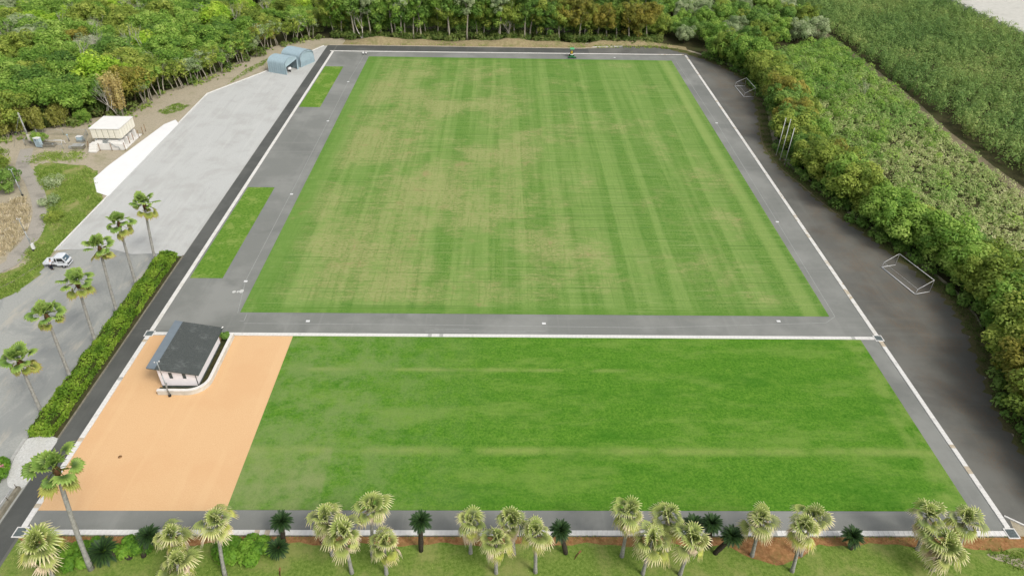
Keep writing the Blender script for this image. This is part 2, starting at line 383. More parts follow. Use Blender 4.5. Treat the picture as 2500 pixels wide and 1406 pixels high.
M['line'] = plain('line_paint', col(226, 226, 220), 0.8, 0.2, 0, 0.08, 2.0)
M['fadedline'] = plain('faded_line_paint', col(176, 178, 174), 0.85, 0.2, 0, 0.12, 2.0)
M['bark'] = plain('bark_brown', col(104, 92, 74), 0.9, 0.15, 0, 0.25, 3.0)
M['palebark'] = plain('bark_pale', col(186, 178, 160), 0.9, 0.15, 0, 0.2, 3.0)
M['deadwood'] = plain('bleached_dead_wood', col(210, 204, 190), 0.9, 0.15, 0, 0.15, 3.0)
M['palmbark'] = plain('palm_bark', col(176, 174, 166), 0.9, 0.15, 0, 0.2, 4.0)
M['darkbark'] = plain('cycad_bark', col(78, 72, 62), 0.95, 0.1, 0, 0.3, 6.0)
M['husk'] = plain('palm_husk', col(104, 76, 52), 0.95, 0.1, 0, 0.25, 5.0)
M['wall'] = plain('plaster_white', col(246, 240, 240, 1.3), 0.85, 0.2, 0, 0.03, 1.0)
M['concrete'] = plain('pale_concrete', col(228, 222, 208), 0.85, 0.2, 0, 0.10, 1.6)
M['bright_concrete'] = plain('bright_concrete', col(250, 247, 240), 0.85, 0.2, 0, 0.04, 1.2)
M['oldconcrete'] = plain('old_concrete', col(150, 144, 126), 0.9, 0.2, 0, 0.2, 2.0)
M['steel'] = plain('galvanised_steel', col(176, 182, 182), 0.45, 0.5, 0.3, 0.08, 3.0)
M['whitepaint'] = plain('white_paint', col(246, 246, 244), 0.5, 0.4, 0, 0.04, 3.0)
M['dark'] = plain('black_rubber', col(48, 48, 48), 0.8, 0.3, 0, 0.1, 5.0)
M['rust'] = plain('rusty_steel', col(162, 122, 80), 0.9, 0.2, 0, 0.25, 5.0)
t = NT('window_glass', 0.12, 0.6); t.color(col(70, 76, 76)); M['glass'] = t.m

# ================================================================ the setting
YB, YM, YT, XL, XR = 39.3, 68.7, 187.2, -45.5, 50.3      # centre lines of the drain channels
ground = sheet('ground', [(1500 * math.cos(a * math.pi / 24), 150 + 1500 * math.sin(a * math.pi / 24)) for a in range(48)], -0.06, M['earth'])
sheet('sea', rect(216, -1200, 1480, 1500), -0.030, M['sea'])
sheet('beach', smooth_poly([(156, -200), (216, -210), (222, 100), (219, 300), (217, 600), (156, 600), (155.5, 300), (155.2, 100)], 4), -0.024, M['sand'])
sheet('forest_floor', smooth_poly([(-330, 60), (-130, 95), (-101, 128), (-97, 131), (-89, 138.0), (-81, 143), (-80, 152.5), (-74.5, 161.5), (-68.8, 175), (-62.5, 190.2), (-51, 198.6),
       (-30, 198.2), (10, 197.2), (31, 198.4), (44, 197.4), (53, 192), (60, 182), (64, 172), (62, 150), (58.5, 136), (57, 125), (58, 113), (61, 101), (66, 84), (66.5, 74), (62, 58), (61, 46), (62, 20), (70, -60), (154, -60), (154, 330), (60, 340), (-330, 340)], 3), -0.050, M['floor'])
redge = [(50.3, 34.0), (57.8, 36.0), (57.7, 44.0), (57.9, 49.6), (58.6, 55.2), (59.9, 60.0), (62.0, 66.5), (63.6, 72.5), (64.0, 77.5), (63.3, 83.0), (61.6, 89.5), (59.8, 95.7), (58.1, 100.5), (56.6, 106.5), (55.3, 112.7), (54.2, 116.7), (53.6, 121.5), (53.6, 128.7), (55.2, 136.6), (57.6, 146.0), (60.0, 158.0), (60.4, 166.0), (60.3, 171.8), (56.9, 180.6), (51.1, 189.0), (44.2, 194.2), (31.3, 195.1)]
re_s = smooth_poly(redge, 3, closed=False)
verge = [(p[0] + 2.2, p[1] + (1.0 if p[1] > 180 else 0)) for p in re_s]
re_v = [(p[0] - 0.35 + 0.45 * math.sin(i * 2.3) + 0.3 * math.sin(i * 5.1), p[1] - (0.2 if p[1] > 185 else 0)) for i, p in enumerate(smooth_poly(re_s, 3, closed=False))]
sheet('verge', re_v[9:] + [(31, 197.0)] + verge[::-1][:-3], -0.006, M['verge'])
outer = [(-48.0, 20.0), (-45.3, 20.0), (-45.3, 38.9), (50.0, 38.9), (50.6, 38.9), (51.2, 41.2), (54.0, 38.2), (57.6, 34.5)] + re_s[4:] + [(31.3, 193.6), (22.0, 192.4), (-20, 192.6), (-48.0, 192.4)]
sheet('outer_asphalt', outer, -0.012, M['outer'])
sheet('dark_asphalt_strip', rect(-47.9, 20.5, -45.6, 192.0), -0.006, M['strip_asphalt'])
inner = sheet('inner_asphalt', rect(XL, YB, XR, YT), 0.0, M['inner'])
sheet('far_asphalt_strip', rect(-45.2, 187.45, 24.0, 192.0), -0.004, M['strip_asphalt'])
sheet('main_pitch', rect(-35.2, 73.3, 45.5, 182.9), 0.035, M['pitch'], skirt=0.034)
sheet('lower_lawn', rect(-26.85, 41.85, 47.75, 68.38), 0.035, M['lawn'], skirt=0.034)
sheet('orange_paving', rect(-45.2, 41.75, -26.85, 68.38), 0.010, M['orange'], skirt=0.009)
sheet('grass_strip', rect(-44.9, 81.2, -40.2, 109.1), 0.035, M['strip'], skirt=0.034)
sheet('grass_strip', rect(-45.0, 147.0, -40.35, 174.5), 0.035, M['strip'], skirt=0.034)
# foreground: soil strip and lawn
edge = [(x, 38.05 + 0.16 * math.sin(x * 0.9) + 0.1 * math.sin(x * 2.3 + 1)) for x in np.arange(-44, 51, 0.7)]
def bulge(x): return -1.9 * max(0, 1 - ((x - 26.2) / 4.6) ** 2) - 0.5 * max(0, 1 - ((x - 48) / 5.0) ** 2)
edge = [(x, y + bulge(x)) for x, y in edge]
sheet('soil_strip', [(-46, 39.02)] + [(53.0, 39.02), (57.5, 34.6), (57, 30), (-46, 30)], -0.016, M['soil'])
sheet('front_lawn', [(-45.3, 0)] + [(-45.3, 38.6)] + edge + [(56, 36.8), (60, 0)], -0.004, M['front'])
sheet('bare_patch', smooth_poly([(46.5, 37.0), (48.6, 36.9), (51, 36.4), (52.5, 37.4), (54, 36.2), (53, 34.8), (50.5, 35.2), (48.4, 35.9)], 4, wob=0.12), 0.002, M['earth'])
# left: gravel yard, apron, parking, footpath
sheet('planting_strip', rect(-51.35, 51.0, -48.08, 86.9), -0.012, M['floor'])
sheet('planting_bed', [(-40.2, 57.8), (-36.4, 57.8), (-35.0, 58.6), (-34.55, 60.2), (-34.5, 68.2), (-35.9, 68.2), (-35.9, 58.9), (-40.2, 58.9)], 0.016, M['floor'])
gravel = [(-67.7, 88.2), (-67.7, 154.4), (-58.7, 170.1), (-48.9, 191.6), (-48.0, 191.6), (-48.0, 86.9), (-52, 87.6), (-56, 87.3), (-60, 88.9), (-64, 88.6)]
sheet('parking_lot', [(-66.9, 87.9), (-67.9, 84.8), (-69.5, 80), (-74.5, 71.5), (-82, 57), (-86, 40), (-84, 18), (-46.2, 18), (-48.0, 44), (-48.0, 90), (-60, 90.5)], -0.022, M['parking'])
sheet('gravel_yard', gravel, 0.000, M['gravel'])
sheet('white_gravel', smooth_poly([(-51.3, 50.9), (-48.1, 51.0), (-48.05, 48), (-48.1, 44.6), (-49.3, 44.4), (-50.2, 45.2), (-51.0, 47.5)], 3), -0.009, M['white_gravel'])
sheet('concrete_apron', [(-67.75, 105.3), (-67.75, 137.0), (-69.2, 139.0), (-70.6, 136.5), (-73.2, 116.8), (-73.4, 111.8), (-70.4, 106.7)], 0.012, M['apron'], skirt=0.07)
sheet('weedy_bank', smooth_poly([(-72.18, 111.83), (-70.35, 106.61), (-68.48, 104.73), (-67.82, 88.77), (-67.52, 84.96), (-67.24, 78.36), (-76, 68), (-84, 55), (-100, 60), (-72.17, 81.92), (-72.35, 88.01), (-73.24, 94.22), (-75.60, 100.06), (-80.61, 107.58), (-85.26, 113.46), (-86.01, 117.14), (-83.01, 117.90), (-76.56, 116.35)], 7, wob=0.32), -0.010, M['weeds'])
pc = [(-90, 58), (-81.5, 73), (-73.02, 83.37), (-73.07, 87.31), (-73.30, 91.51), (-74.72, 96.10), (-76.83, 100.72), (-80.52, 106.38), (-85.17, 112.49), (-88.69, 116.56), (-92, 124)]
pc = smooth_poly(pc, 5, closed=False); wv = []
for i, p in enumerate(pc):
    d = Vector(pc[min(i + 1, len(pc) - 1)]) - Vector(pc[max(i - 1, 0)]); d.normalize(); wv.append(Vector((d.y, -d.x)) * 1.15)
fp = sheet('footpath', [(p[0] + w.x, p[1] + w.y) for p, w in zip(pc, wv)] + [(p[0] - w.x, p[1] - w.y) for p, w in list(zip(pc, wv))[::-1]], -0.002, M['path'])
sheet('dirt_track', smooth_poly([(95.4, 20), (97.6, 20), (97.4, 90), (96.6, 130), (98.4, 160), (98.8, 200), (98.4, 240), (98, 300), (95.8, 300), (96.4, 240), (96.6, 200), (96.2, 160), (94.0, 130), (94.8, 90)], 4, wob=0.2), -0.030, M['track'])
# bank of bare earth at the far end
def earth_bank():
    xs = np.arange(-44, 52.1, 1.0); vs, fs = [], []; prof = [0, .35, .75, 1.0, .9, .5, 0]
    for x in xs:
        h = 0.9 + 0.5 * math.sin(x * 0.17 + 1) + 0.25 * math.sin(x * 0.51); h = max(0.25, h) * min(1, (x + 44) / 6) * min(1, (52.5 - x) / 16)
        y0 = 193.0 + (2.4 if x > 24 else 0) * min(1, max(0, (x - 22) / 6)) - max(0, x - 44) * 0.45
        for j, p in enumerate(prof):
            vs.append((x + random.uniform(-.2, .2), y0 + j * (0.85 if x < 24 else 0.6) + random.uniform(-.1, .1), -0.03 + h * p * random.uniform(.85, 1.1)))
    k = len(prof)
    for i in range(len(xs) - 1):
        for j in range(k - 1): fs.append((i * k + j, (i + 1) * k + j, (i + 1) * k + j + 1, i * k + j + 1))
    me = bpy.data.meshes.new('earth_bank'); me.from_pydata(vs, [], fs); me.update()
    me.polygons.foreach_set('use_smooth', [True] * len(fs))
    tag(link('earth_bank', me, None, M['bank']), None, None, None, 'structure')
earth_bank()

# ---------------------------------------------------------------- kerbs (structure)
def kerb(name, pts, w, h, mat, z=-0.03):
    b = MB()
    for a, c in zip(pts[:-1], pts[1:]):
        a, c = Vector(a), Vector(c); d = (c - a).normalized(); n = Vector((-d.y, d.x)) * w / 2
        b.prism([a - n, c - n, c + n, a + n][::1], z, h)
    return tag(b.build(name, mat), None, None, None, 'structure')
kerb('kerb', [(-67.85, 88.0), (-67.85, 105.2)], 0.22, 0.12, M['white'])
kerb('kerb', [(-67.85, 137.2), (-67.85, 154.4), (-58.85, 170.15), (-49.0, 191.7)], 0.24, 0.12, M['white'])
kerb('kerb', [(-48.03, 51.0), (-48.03, 87.0)], 0.14, 0.10, M['oldconcrete'])
kerb('kerb', [(-51.55, 50.9), (-51.3, 47.2)], 0.35, 0.04, M['grey_slab'])
kerb('kerb', [(-47.6, 192.5), (-19, 192.7), (22, 192.5), (24.5, 193.3)], 0.18, 0.08, M['cream_slab'])
kerb('kerb', [(25.5, 193.9), (34, 195.0)], 0.2, 0.10, M['white'])
kerb('kerb', re_s[36:57], 0.12, 0.05, M['track'])
kerb('kerb', [(50.75, 41.3), (54.2, 38.6), (57.6, 34.6)], 0.16, 0.10, M['white'])
kerb('kerb', [(-67.9, 84.8), (-69.5, 80), (-74.5, 71.5), (-82, 57)], 0.2, 0.06, M['oldconcrete'])

# ---------------------------------------------------------------- drain channels with their cover slabs
SLW, SLL = 0.56, 0.50
def slab_mesh(w, l, name):
    return MB().box((0, 0, 0.0), (w - 0.03, l - 0.022, 0.05)).mesh(name)
def grate_mesh(name):
    b = MB(); w, l = SLW - 0.03, SLL - 0.022
    for s in (-1, 1):
        b.box((s * (w / 2 - 0.05), 0, 0), (0.10, l, 0.05)); b.box((0, s * (l / 2 - 0.04), 0), (w - 0.2, 0.08, 0.05))
    for k in range(-3, 4): b.box((k * 0.048, 0, -0.004), (0.034, l - 0.16, 0.036))
    return b.mesh(name)
SLAB = slab_mesh(SLW, SLL, 'cover_slab'); SLAB.materials.append(M['white'])
GRT = grate_mesh('slotted_cover'); GRT.materials.append(M['white'])
def channel(x0, y0, x1, y1, stain=0.03, every=19, pieces=True):
    a, c = Vector((x0, y0)), Vector((x1, y1)); L = (c - a).length; d = (c - a) / L; ang = math.atan2(d.y, d.x) - math.pi / 2
    n = Vector((-d.y, d.x)) * (SLW / 2 + (0.0 if pieces else 0.0))
    b = MB(); b.prism([a + n, a - n, c - n, c + n], -0.03, 0.024 if pieces else 0.045)
    base = tag(b.build('drain_channel', M['white'] if pieces else M['farslab']), None, None, None, 'structure')
    if pieces:
        k = int(L / SLL); off = (L - k * SLL) / 2 + SLL / 2; rng = random.Random(int(x0 * 3 + y0))
        for i in range(k):
            p = a + d * (off + i * SLL); gr = i % every == every // 2
            o = inst('slotted_cover' if gr else 'cover_slab', GRT if gr else SLAB, base, (p.x, p.y, 0.047 + rng.uniform(-.003, .004)), (0, 0, ang + rng.uniform(-.006, .006)))
            r = rng.random()
            if not gr and r < stain: o.material_slots[0].link = 'OBJECT'; o.material_slots[0].material = M['cream_slab']
            elif not gr and r > 0.985: o.material_slots[0].link = 'OBJECT'; o.material_slots[0].material = M['grey_slab']
    return base
t = NT('distant_slabs', 0.85, 0.2); x, y, z = t.xyz()
g = t.mix(t.step(t.noise(1.4, detail=2), 0.4, 0.7), col(240, 238, 232), col(226, 222, 212))
g = t.mix(t.math('MULTIPLY', t.step(t.noise(0.35, detail=4, rough=0.7), 0.56, 0.62), t.math('MULTIPLY', t.step(x, 40, 45), 0.75)), g, col(196, 178, 146))
t.color(g); M['farslab'] = t.m
channel(XL + 0.58, YB, XR - 0.58, YB); channel(XL + 0.58, YM, XR - 0.58, YM, 0.0, 15)
channel(XL, YB + 0.58, XL, YM - 0.58, 0.02); channel(XR, YB + 0.58, XR, YM - 0.58, 0.22)
channel(XL, YM + 0.58, XL, YT - 0.3, pieces=False); channel(XR, YM + 0.58, XR, YT + 0.5, pieces=False); channel(XL - 0.8, YT, XR - 0.3, YT + 0.9, pieces=False)
def basin(x, y, lab):
    o = empty('catch_basin', (x, y, 0), 0, lab, 'drain grate', 'steel grates at the corners of the drain channels')
    b = MB()
    for s in (-1, 1): b.box((s * 0.52, 0, 0.0), (0.10, 1.14, 0.14)); b.box((0, s * 0.52, 0.0), (0.94, 0.10, 0.14))
    b.build('frame', M['white'], o)
    g = MB()
    for k in range(-7, 8): g.box((k * 0.062, 0, 0.034), (0.036, .92, 0.05))
    for k in range(-3, 4): g.box((0, k * 0.14, 0.028), (.92, 0.02, 0.05))
    g.box((0, 0, 0.004), (.94, .94, 0.02)); g.build('grate', M['grate'], o)
basin(XL, YB, 'square steel grate in white frame at the near left corner, below the orange paving')
basin(XR, YB, 'square steel grate in white frame at the near right corner of the channels')
basin(XL, YM, 'square steel grate in white frame beside the small white building')
basin(XR, YM, 'square steel grate in white frame where middle and right channels meet')

# ---------------------------------------------------------------- painted lines on the ring path, parts of the asphalt
def line(pts, w=0.06, mat=None, z=0.004):
    b = MB()
    for a, c in zip(pts[:-1], pts[1:]):
        a, c = Vector(a), Vector(c); d = (c - a).normalized(); n = Vector((-d.y, d.x)) * w / 2
        b.add([(q.x, q.y, z) for q in (a - n, c - n, c + n, a + n)], [(0, 1, 2, 3)])
    return b.build('painted_line', mat or M['fadedline'], inner)
line([(-35.51, 73.14), (-36.7, 80.5), (-36.8, 110), (-37.1, 165), (-36.6, 183.9), (40, 184.6)], 0.07)
line([(-34.2, 73.0), (-34.12, 71.48), (-34.72, 71.47)], 0.07)
line([(-34.0, 70.95), (-10, 70.9), (20, 70.6), (44.5, 71.9), (46.3, 73.3), (46.6, 98), (47.0, 140), (46.6, 182)], 0.07)
for k, (x0, x1) in enumerate(((-8.6, -4.0), (-9.3, 6.2), (-9.8, 3.5), (-3.0, 8.9))): line([(x0, 70.05 - k * 0.28), (x1, 70.05 - k * 0.28)], 0.06)
# small white plates set in the ring path
PL = [((-36.6, 106.7), 'left of the pitch, beyond the long grass strip'), ((-36.65, 80.5), 'at the near left corner of the main pitch'),
      ((-25.65, 71.5), 'on the middle path above the orange paving'), ((6.0, 71.35), 'in the middle of the path between pitch and lower lawn'),
      ((38.1, 72.2), 'below the near right corner of the main pitch'), ((47.0, 140.8), 'on the right ring path, the farther one'), ((46.6, 98.8), 'on the right ring path, the nearer one'),
      ((-37.0, 139.3), 'on the left ring path between the two grass strips'), ((-37.1, 163.5), 'on the left ring path beside the far grass strip'), ((30.5, 184.9), 'on the far ring path right of the mower')]
for (p, w) in PL:
    b = MB(); b.box((0, 0, 0.012), (0.5, 0.36, 0.02)); b.box((0, 0, 0.026), (0.4, 0.26, 0.012))
    o = tag(b.build('marker_plate', M['whitepaint']), 'small flat white marker plate ' + w, 'marker', 'white marker plates in the ring path'); o.location = (p[0], p[1], 0.004)
for (p, r, w) in (((-37.5, 77.95), 0.28, 'left one'), ((-37.0, 77.98), 0.2, 'small middle one'), ((-36.5, 78.1), 0.34, 'right one nearest the pitch')):
    o = sheet('sand_spill', smooth_poly([(p[0] + r * math.cos(a) * random.uniform(.7, 1.1), p[1] + r * 1.2 * math.sin(a) * random.uniform(.7, 1.1)) for a in np.arange(0, 6.2, 0.8)], 2), 0.005, M['white_gravel'], None, 'small pale sand spill on the asphalt near the pitch corner, ' + w, 0, 'sand spill')
o = MB(); o.cyl((0, 0, 0), 0.2, 0.03, n=20); o.cyl((0, 0, 0.018), 0.15, 0.012, n=20)
tag(o.build('manhole_cover', M['rust']), 'small round rusty cover in the orange paving', 'manhole').location = (-40.2, 48.42, 0.022)

# ================================================================ foliage materials
LG = 0.85      # leaves shade one another; the lit blades are lighter than the mass
def lm(name, a, b, c, d=None, **k):
    return leafmat(name, [(0.05, col(*a, LG)), (0.38, col(*b, LG)), (0.66, col(*c, LG)), (0.95, col(*(d or c), LG))], **k)
LM = {
 'dark green': lm('leaf_dark_green', (56, 88, 38), (88, 122, 50), (114, 146, 66), (144, 168, 88)),
 'mid green': lm('leaf_mid_green', (70, 106, 40), (110, 144, 56), (142, 170, 76), (170, 190, 100)),
 'bright yellow-green': lm('leaf_bright', (84, 124, 36), (128, 164, 48), (160, 186, 62), (186, 204, 86)),
 'olive': lm('leaf_olive', (80, 102, 40), (116, 136, 54), (146, 160, 70), (172, 178, 90)),
 'rusty olive': lm('leaf_rust', (86, 94, 40), (122, 124, 52), (148, 142, 62), (166, 150, 76)),
 'grey-green': lm('leaf_grey', (92, 112, 72), (130, 148, 102), (158, 170, 128), (178, 186, 150)),
}
LM['hedge'] = lm('leaf_hedge', (60, 90, 26), (94, 128, 36), (124, 152, 48), (150, 170, 70))
LM['azalea'] = lm('leaf_azalea', (56, 90, 28), (84, 124, 36), (110, 148, 48), (136, 164, 66))
LM['flower'] = lm('pink_petals', (190, 110, 140), (214, 130, 160), (226, 160, 182))
LM['scrub'] = leafmat('leaf_scrub', [(0.05, col(70, 116, 46, LG)), (0.3, col(100, 144, 60, LG)), (0.52, col(138, 166, 88, LG)), (0.72, col(168, 174, 116, LG)), (0.97, col(204, 200, 160, LG))])
LM['pine'] = leafmat('leaf_pine', [(0.05, col(76, 108, 56, LG)), (0.32, col(108, 136, 70, LG)), (0.56, col(138, 158, 88, LG)), (0.72, col(156, 158, 98, LG)), (0.84, col(146, 180, 80, LG)), (0.97, col(150, 200, 76, LG))])
LM['under'] = lm('leaf_undergrowth', (58, 78, 34), (84, 106, 46), (112, 126, 64), (140, 142, 88))
LM['weed'] = lm('blade_weed', (84, 112, 44), (116, 142, 58), (146, 164, 80), (176, 180, 114))
LM['straw'] = lm('blade_straw', (142, 132, 100), (176, 164, 132), (196, 184, 154), (212, 202, 176))
LM['bamboo'] = lm('leaf_bamboo', (146, 130, 80), (172, 154, 98), (186, 172, 114), (160, 156, 96))
LM['yellow_bamboo'] = lm('leaf_yellow_bamboo', (92, 100, 42), (126, 130, 58), (150, 152, 76), (168, 166, 94))
LM['windbreak'] = lm('leaf_windbreak', (70, 80, 68), (100, 108, 94), (130, 136, 120), (150, 154, 140))

# ================================================================ trees
def branch(b, p, d, L, r, lvl, rng, tips, n=5, bend=0.25, split=(2, 3), spread=0.6):
    """recursive tapering limb"""
    k = 4 if lvl else 3; pts = [Vector(p)]; dd = Vector(d).normalized()
    for i in range(k):
        dd = (dd + Vector((rng.uniform(-1, 1), rng.uniform(-1, 1), rng.uniform(-.4, .7))) * bend).normalized()
        pts.append(pts[-1] + dd * L / k)
    b.tube(pts, [r * (1 - 0.55 * i / k) for i in range(k + 1)], n, caps=False)
    if lvl == 0: tips.append(pts[-1]); return
    for _ in range(rng.randint(*split)):
        q = pts[rng.randint(2, k)]; a = rng.uniform(0, 6.28)
        nd = (dd + Vector((math.cos(a), math.sin(a), rng.uniform(-.1, .5))) * spread).normalized()
        branch(b, q, nd, L * rng.uniform(.55, .75), r * 0.5, lvl - 1, rng, tips, max(3, n - 1), bend, split, spread)
    branch(b, pts[-1], dd, L * .6, r * 0.45, lvl - 1, rng, tips, max(3, n - 1), bend, split, spread)

def crown_mesh(name, seed, R_, z0, z1, nb, per, leaf, rb=(0.24, 0.42), flat=0.8, pow_=1.0, squeeze=1.0):
    """crown of many leafy puffs filling an uneven ellipsoid between heights z0 and z1"""
    rng = np.random.default_rng(seed); zc, zr = (z0 + z1) / 2, (z1 - z0) / 2
    d = dirs(nb, rng, 0.25); rad = rng.uniform(0.35, 0.86, nb) ** 0.7
    lob = 1 + 0.18 * np.sin(np.arctan2(d[:, 1], d[:, 0]) * 3 + seed) + 0.12 * np.sin(np.arctan2(d[:, 1], d[:, 0]) * 5 + seed * 2)
    C = d * rad[:, None] * np.array([R_ * squeeze, R_, zr]) * lob[:, None]; C[:, 2] += zc
    r = rng.uniform(*rb, nb) * R_ * 0.9
    V, F, lf, cl = puffs(C, r, per, leaf, rng, flat, 0.45)
    V[:, 2] = np.maximum(V[:, 2], 0.08)
    return npmesh(name, V, F, leaf=lf, clump=cl)
def trunk_mesh(name, seed, H, r, lvl=2, lean=0.06, bare=0.45, spread=0.6, n=6):
    rng = random.Random(seed); b = MB(); tips = []
    pts = [Vector((0, 0, -0.25))]; a = rng.uniform(0, 6.28)
    for i in range(1, 5): pts.append(Vector((math.cos(a) * lean * H * (i / 4) ** 1.5 + rng.uniform(-.06, .06), math.sin(a) * lean * H * (i / 4) ** 1.5 + rng.uniform(-.06, .06), H * bare * i / 4)))
    b.tube(pts, [r * 1.35, r * 1.05, r * .92, r * .82, r * .7], n)
    for k in range(rng.randint(3, 4)):
        a2 = rng.uniform(0, 6.28)
        branch(b, pts[-1 if k < 2 else -2], (math.cos(a2) * spread, math.sin(a2) * spread, 0.9), H * (1 - bare) * .62, r * .55, lvl - 1, rng, tips, 5)
    return b.mesh(name)

# prototypes: name -> list of (crown mesh, trunk mesh); built once, shared by all copies
BUSHY = [(crown_mesh('crown', 11 + i, 4.2, 0.5, 7.4, 50, 135, 0.205, (0.20, 0.38)), trunk_mesh('trunk', 31 + i, 7.0, 0.20, 2, .05, .3)) for i in range(5)]
WOOD = [(crown_mesh('crown', 51 + i, 4.6, 2.4, 8.6, 48, 130, 0.225, (0.21, 0.40), 0.75), trunk_mesh('trunk', 61 + i, 8.2, 0.19, 2, .08, .4)) for i in range(5)]
TALL = [(crown_mesh('crown', 71 + i, 3.8, 2.8 + i * .5, 12.4, 50, 120, 0.225, (0.20, 0.40), 0.9), trunk_mesh('trunk', 81 + i, 12.0, 0.20, 2, .06, .5, .4)) for i in range(4)]
THIN = [(crown_mesh('crown', 91 + i, 2.4, 3.2, 6.8, 16, 32, 0.20, (0.22, 0.40), 0.7), trunk_mesh('trunk', 95 + i, 6.2, 0.12, 2, .14, .6, .5, 5)) for i in range(4)]
for kind, bk in ((BUSHY, 'bark'), (WOOD, 'bark'), (TALL, 'palebark'), (THIN, 'palebark')):
    for c, tr in kind: c.materials.append(LM['mid green']); tr.materials.append(M[bk])
def bare_mesh(seed, H, r):
    rng = random.Random(seed); b = MB(); tips = []
    for s in range(2): branch(b, (0, 0, -.2), (rng.uniform(-.35, .35), rng.uniform(-.35, .35), 1), H * .5, r, 3, rng, tips, 5, .22, (2, 3), .75)
    return b.mesh('dead_branches')
BARE = [bare_mesh(5 + i, 8.0, 0.16) for i in range(3)]
for m_ in BARE: m_.materials.append(M['deadwood'])

def tree(name, kind, i, x, y, s, hue, label, group, sz=None, z=-0.04, squash=1.0):
    c, tr = kind[i % len(kind)]
    o = empty(name, (x, y, z), random.uniform(0, 6.28), label, 'tree', group); o.scale = (s, s, s * squash)
    inst('trunk', tr, o); inst('crown', c, o, mat=LM[hue]); return o

rnd = random.Random(3)
# ---- the row of bushy trees along the right road
line_r = smooth_poly([(61.2, 40), (61.6, 47), (62.2, 54), (64.4, 60.5), (67.2, 67), (68.6, 73), (68.6, 79), (67.4, 86), (64.8, 93), (62.6, 99.5), (61.0, 106), (59.6, 112.5), (58.8, 119), (58.8, 126), (60.2, 134), (62.2, 142), (63.8, 150), (64.6, 158), (64.8, 166), (64.2, 173), (61.4, 180), (57.0, 187.5)], 10, closed=False)
row, acc = [], 99.0
for a, c in zip(line_r[:-1], line_r[1:]):
    acc += math.dist(a, c)
    if acc > 3.3: row.append(a); acc = 0.0
HR = ['olive', 'mid green', 'olive', 'rusty olive', 'olive', 'mid green', 'olive', 'dark green', 'olive', 'mid green', 'olive']
for i, (x, y) in enumerate(row):
    h = HR[(i * 7 + i // 5) % len(HR)]; s = rnd.uniform(0.92, 1.16)
    if 57 < x < 60.5 and 118 < y < 128: s *= 0.85
    tree('roadside_tree', BUSHY, rnd.randint(0, 4), x + rnd.uniform(-.5, .5) + 0.3, y + rnd.uniform(-.5, .5), s, h,
         f'bushy {h} tree in right roadside row, {ordinal(i + 1)} from near end', 'trees in the row along the right road', squash=rnd.uniform(.85, 1.05))
back = 0
for i, (x, y) in enumerate(row):
    if i % 2: continue
    back += 1; h = HR[(i * 5 + 3) % len(HR)]
    tree('roadside_tree', BUSHY, rnd.randint(0, 4), x + rnd.uniform(3.6, 5.0), y + rnd.uniform(-1, 1), rnd.uniform(.65, .9), h,
         f'smaller {h} tree behind right roadside row, {ordinal(back)} from near end', 'trees behind the right roadside row')
# ---- tall trees behind the far bank, then the canopy behind its right half
n = 0
for x in np.arange(-48, 44, 2.9):
    n += 1; fx = float(x); left = fx < 12
    h = rnd.choice(['dark green', 'dark green', 'mid green', 'olive'] if left else ['olive', 'mid green', 'rusty olive', 'dark green', 'olive'])
    tree('tall_tree', TALL, rnd.randint(0, 3), fx + rnd.uniform(-.9, .9), 200.6 + rnd.uniform(-1.0, 1.4) - max(0, fx - 30) * .12, rnd.uniform(.9, 1.08) * (1.0 if fx < 22 else 0.86), h,
         f'tall {h} tree behind far earth bank, {ordinal(n)} from left', 'tall trees behind the far bank')
n = 0
for x in np.arange(-46, 44, 4.4):
    n += 1; h = rnd.choice(['dark green', 'mid green', 'olive'])
    tree('tall_tree', TALL, rnd.randint(0, 3), float(x) + rnd.uniform(-1, 1), 206.5 + rnd.uniform(-1, 1), rnd.uniform(.95, 1.1), h,
         f'tall {h} tree in second row behind far bank, {ordinal(n)} from left', 'second row of tall trees behind the far bank')
SLIM = [(crown_mesh('crown', 171 + i, 3.0, 6.8, 13.2, 30, 90, 0.22, (0.20, 0.38), 0.9), trunk_mesh('trunk', 181 + i, 13.0, 0.21, 2, .05, .62, .35)) for i in range(3)]
for c, tr in SLIM: c.materials.append(LM['mid green']); tr.materials.append(M['palebark'])
n = 0
for x in (-41.5, -36.5, -31.0, -28.8, -25.5, -22.8, -15.0, -9.5, -1.0, 6.5):
    n += 1; h = rnd.choice(['dark green', 'mid green', 'grey-green'])
    tree('slim_tree', SLIM, n, x + rnd.uniform(-.5, .5), 198.9 + rnd.uniform(-.4, .4), rnd.uniform(.92, 1.06), h,
         f'slim tall {h} tree with bare pale trunk at the far bank, {ordinal(n)} from left', 'slim pale-trunked trees at the far bank')
n = 0
for x in np.arange(-49, 46, 3.1):
    n += 1; h = rnd.choice(['dark green', 'mid green', 'olive', 'dark green'])
    tree('understorey_tree', WOOD, rnd.randint(0, 4), float(x) + rnd.uniform(-1, 1), 203.6 + rnd.uniform(-.8, .8), rnd.uniform(.62, .8), h,
         f'low {h} tree between the tall far trees, {ordinal(n)} from left', 'low trees between the tall far trees')
g_ = np.random.default_rng(21)
far_poly = [(26, 209), (44, 203), (58, 192), (66, 184), (70, 190), (94, 205), (95, 262), (20, 262)]
pts = sorted(poisson(far_poly, 5.0, g_, 3000), key=lambda p: p[0] ** 2 + p[1] ** 2)
cnt = {}
for x, y in pts:
    h = rnd.choice(['mid green', 'mid green', 'grey-green', 'dark green', 'mid green', 'olive']); cnt[h] = cnt.get(h, 0) + 1
    tree('canopy_tree', BUSHY, rnd.randint(0, 4), x, y, rnd.uniform(.62, .92), h, f'{h} tree beyond far right corner, {ordinal(cnt[h])} nearest of its colour', 'canopy beyond the far right corner')
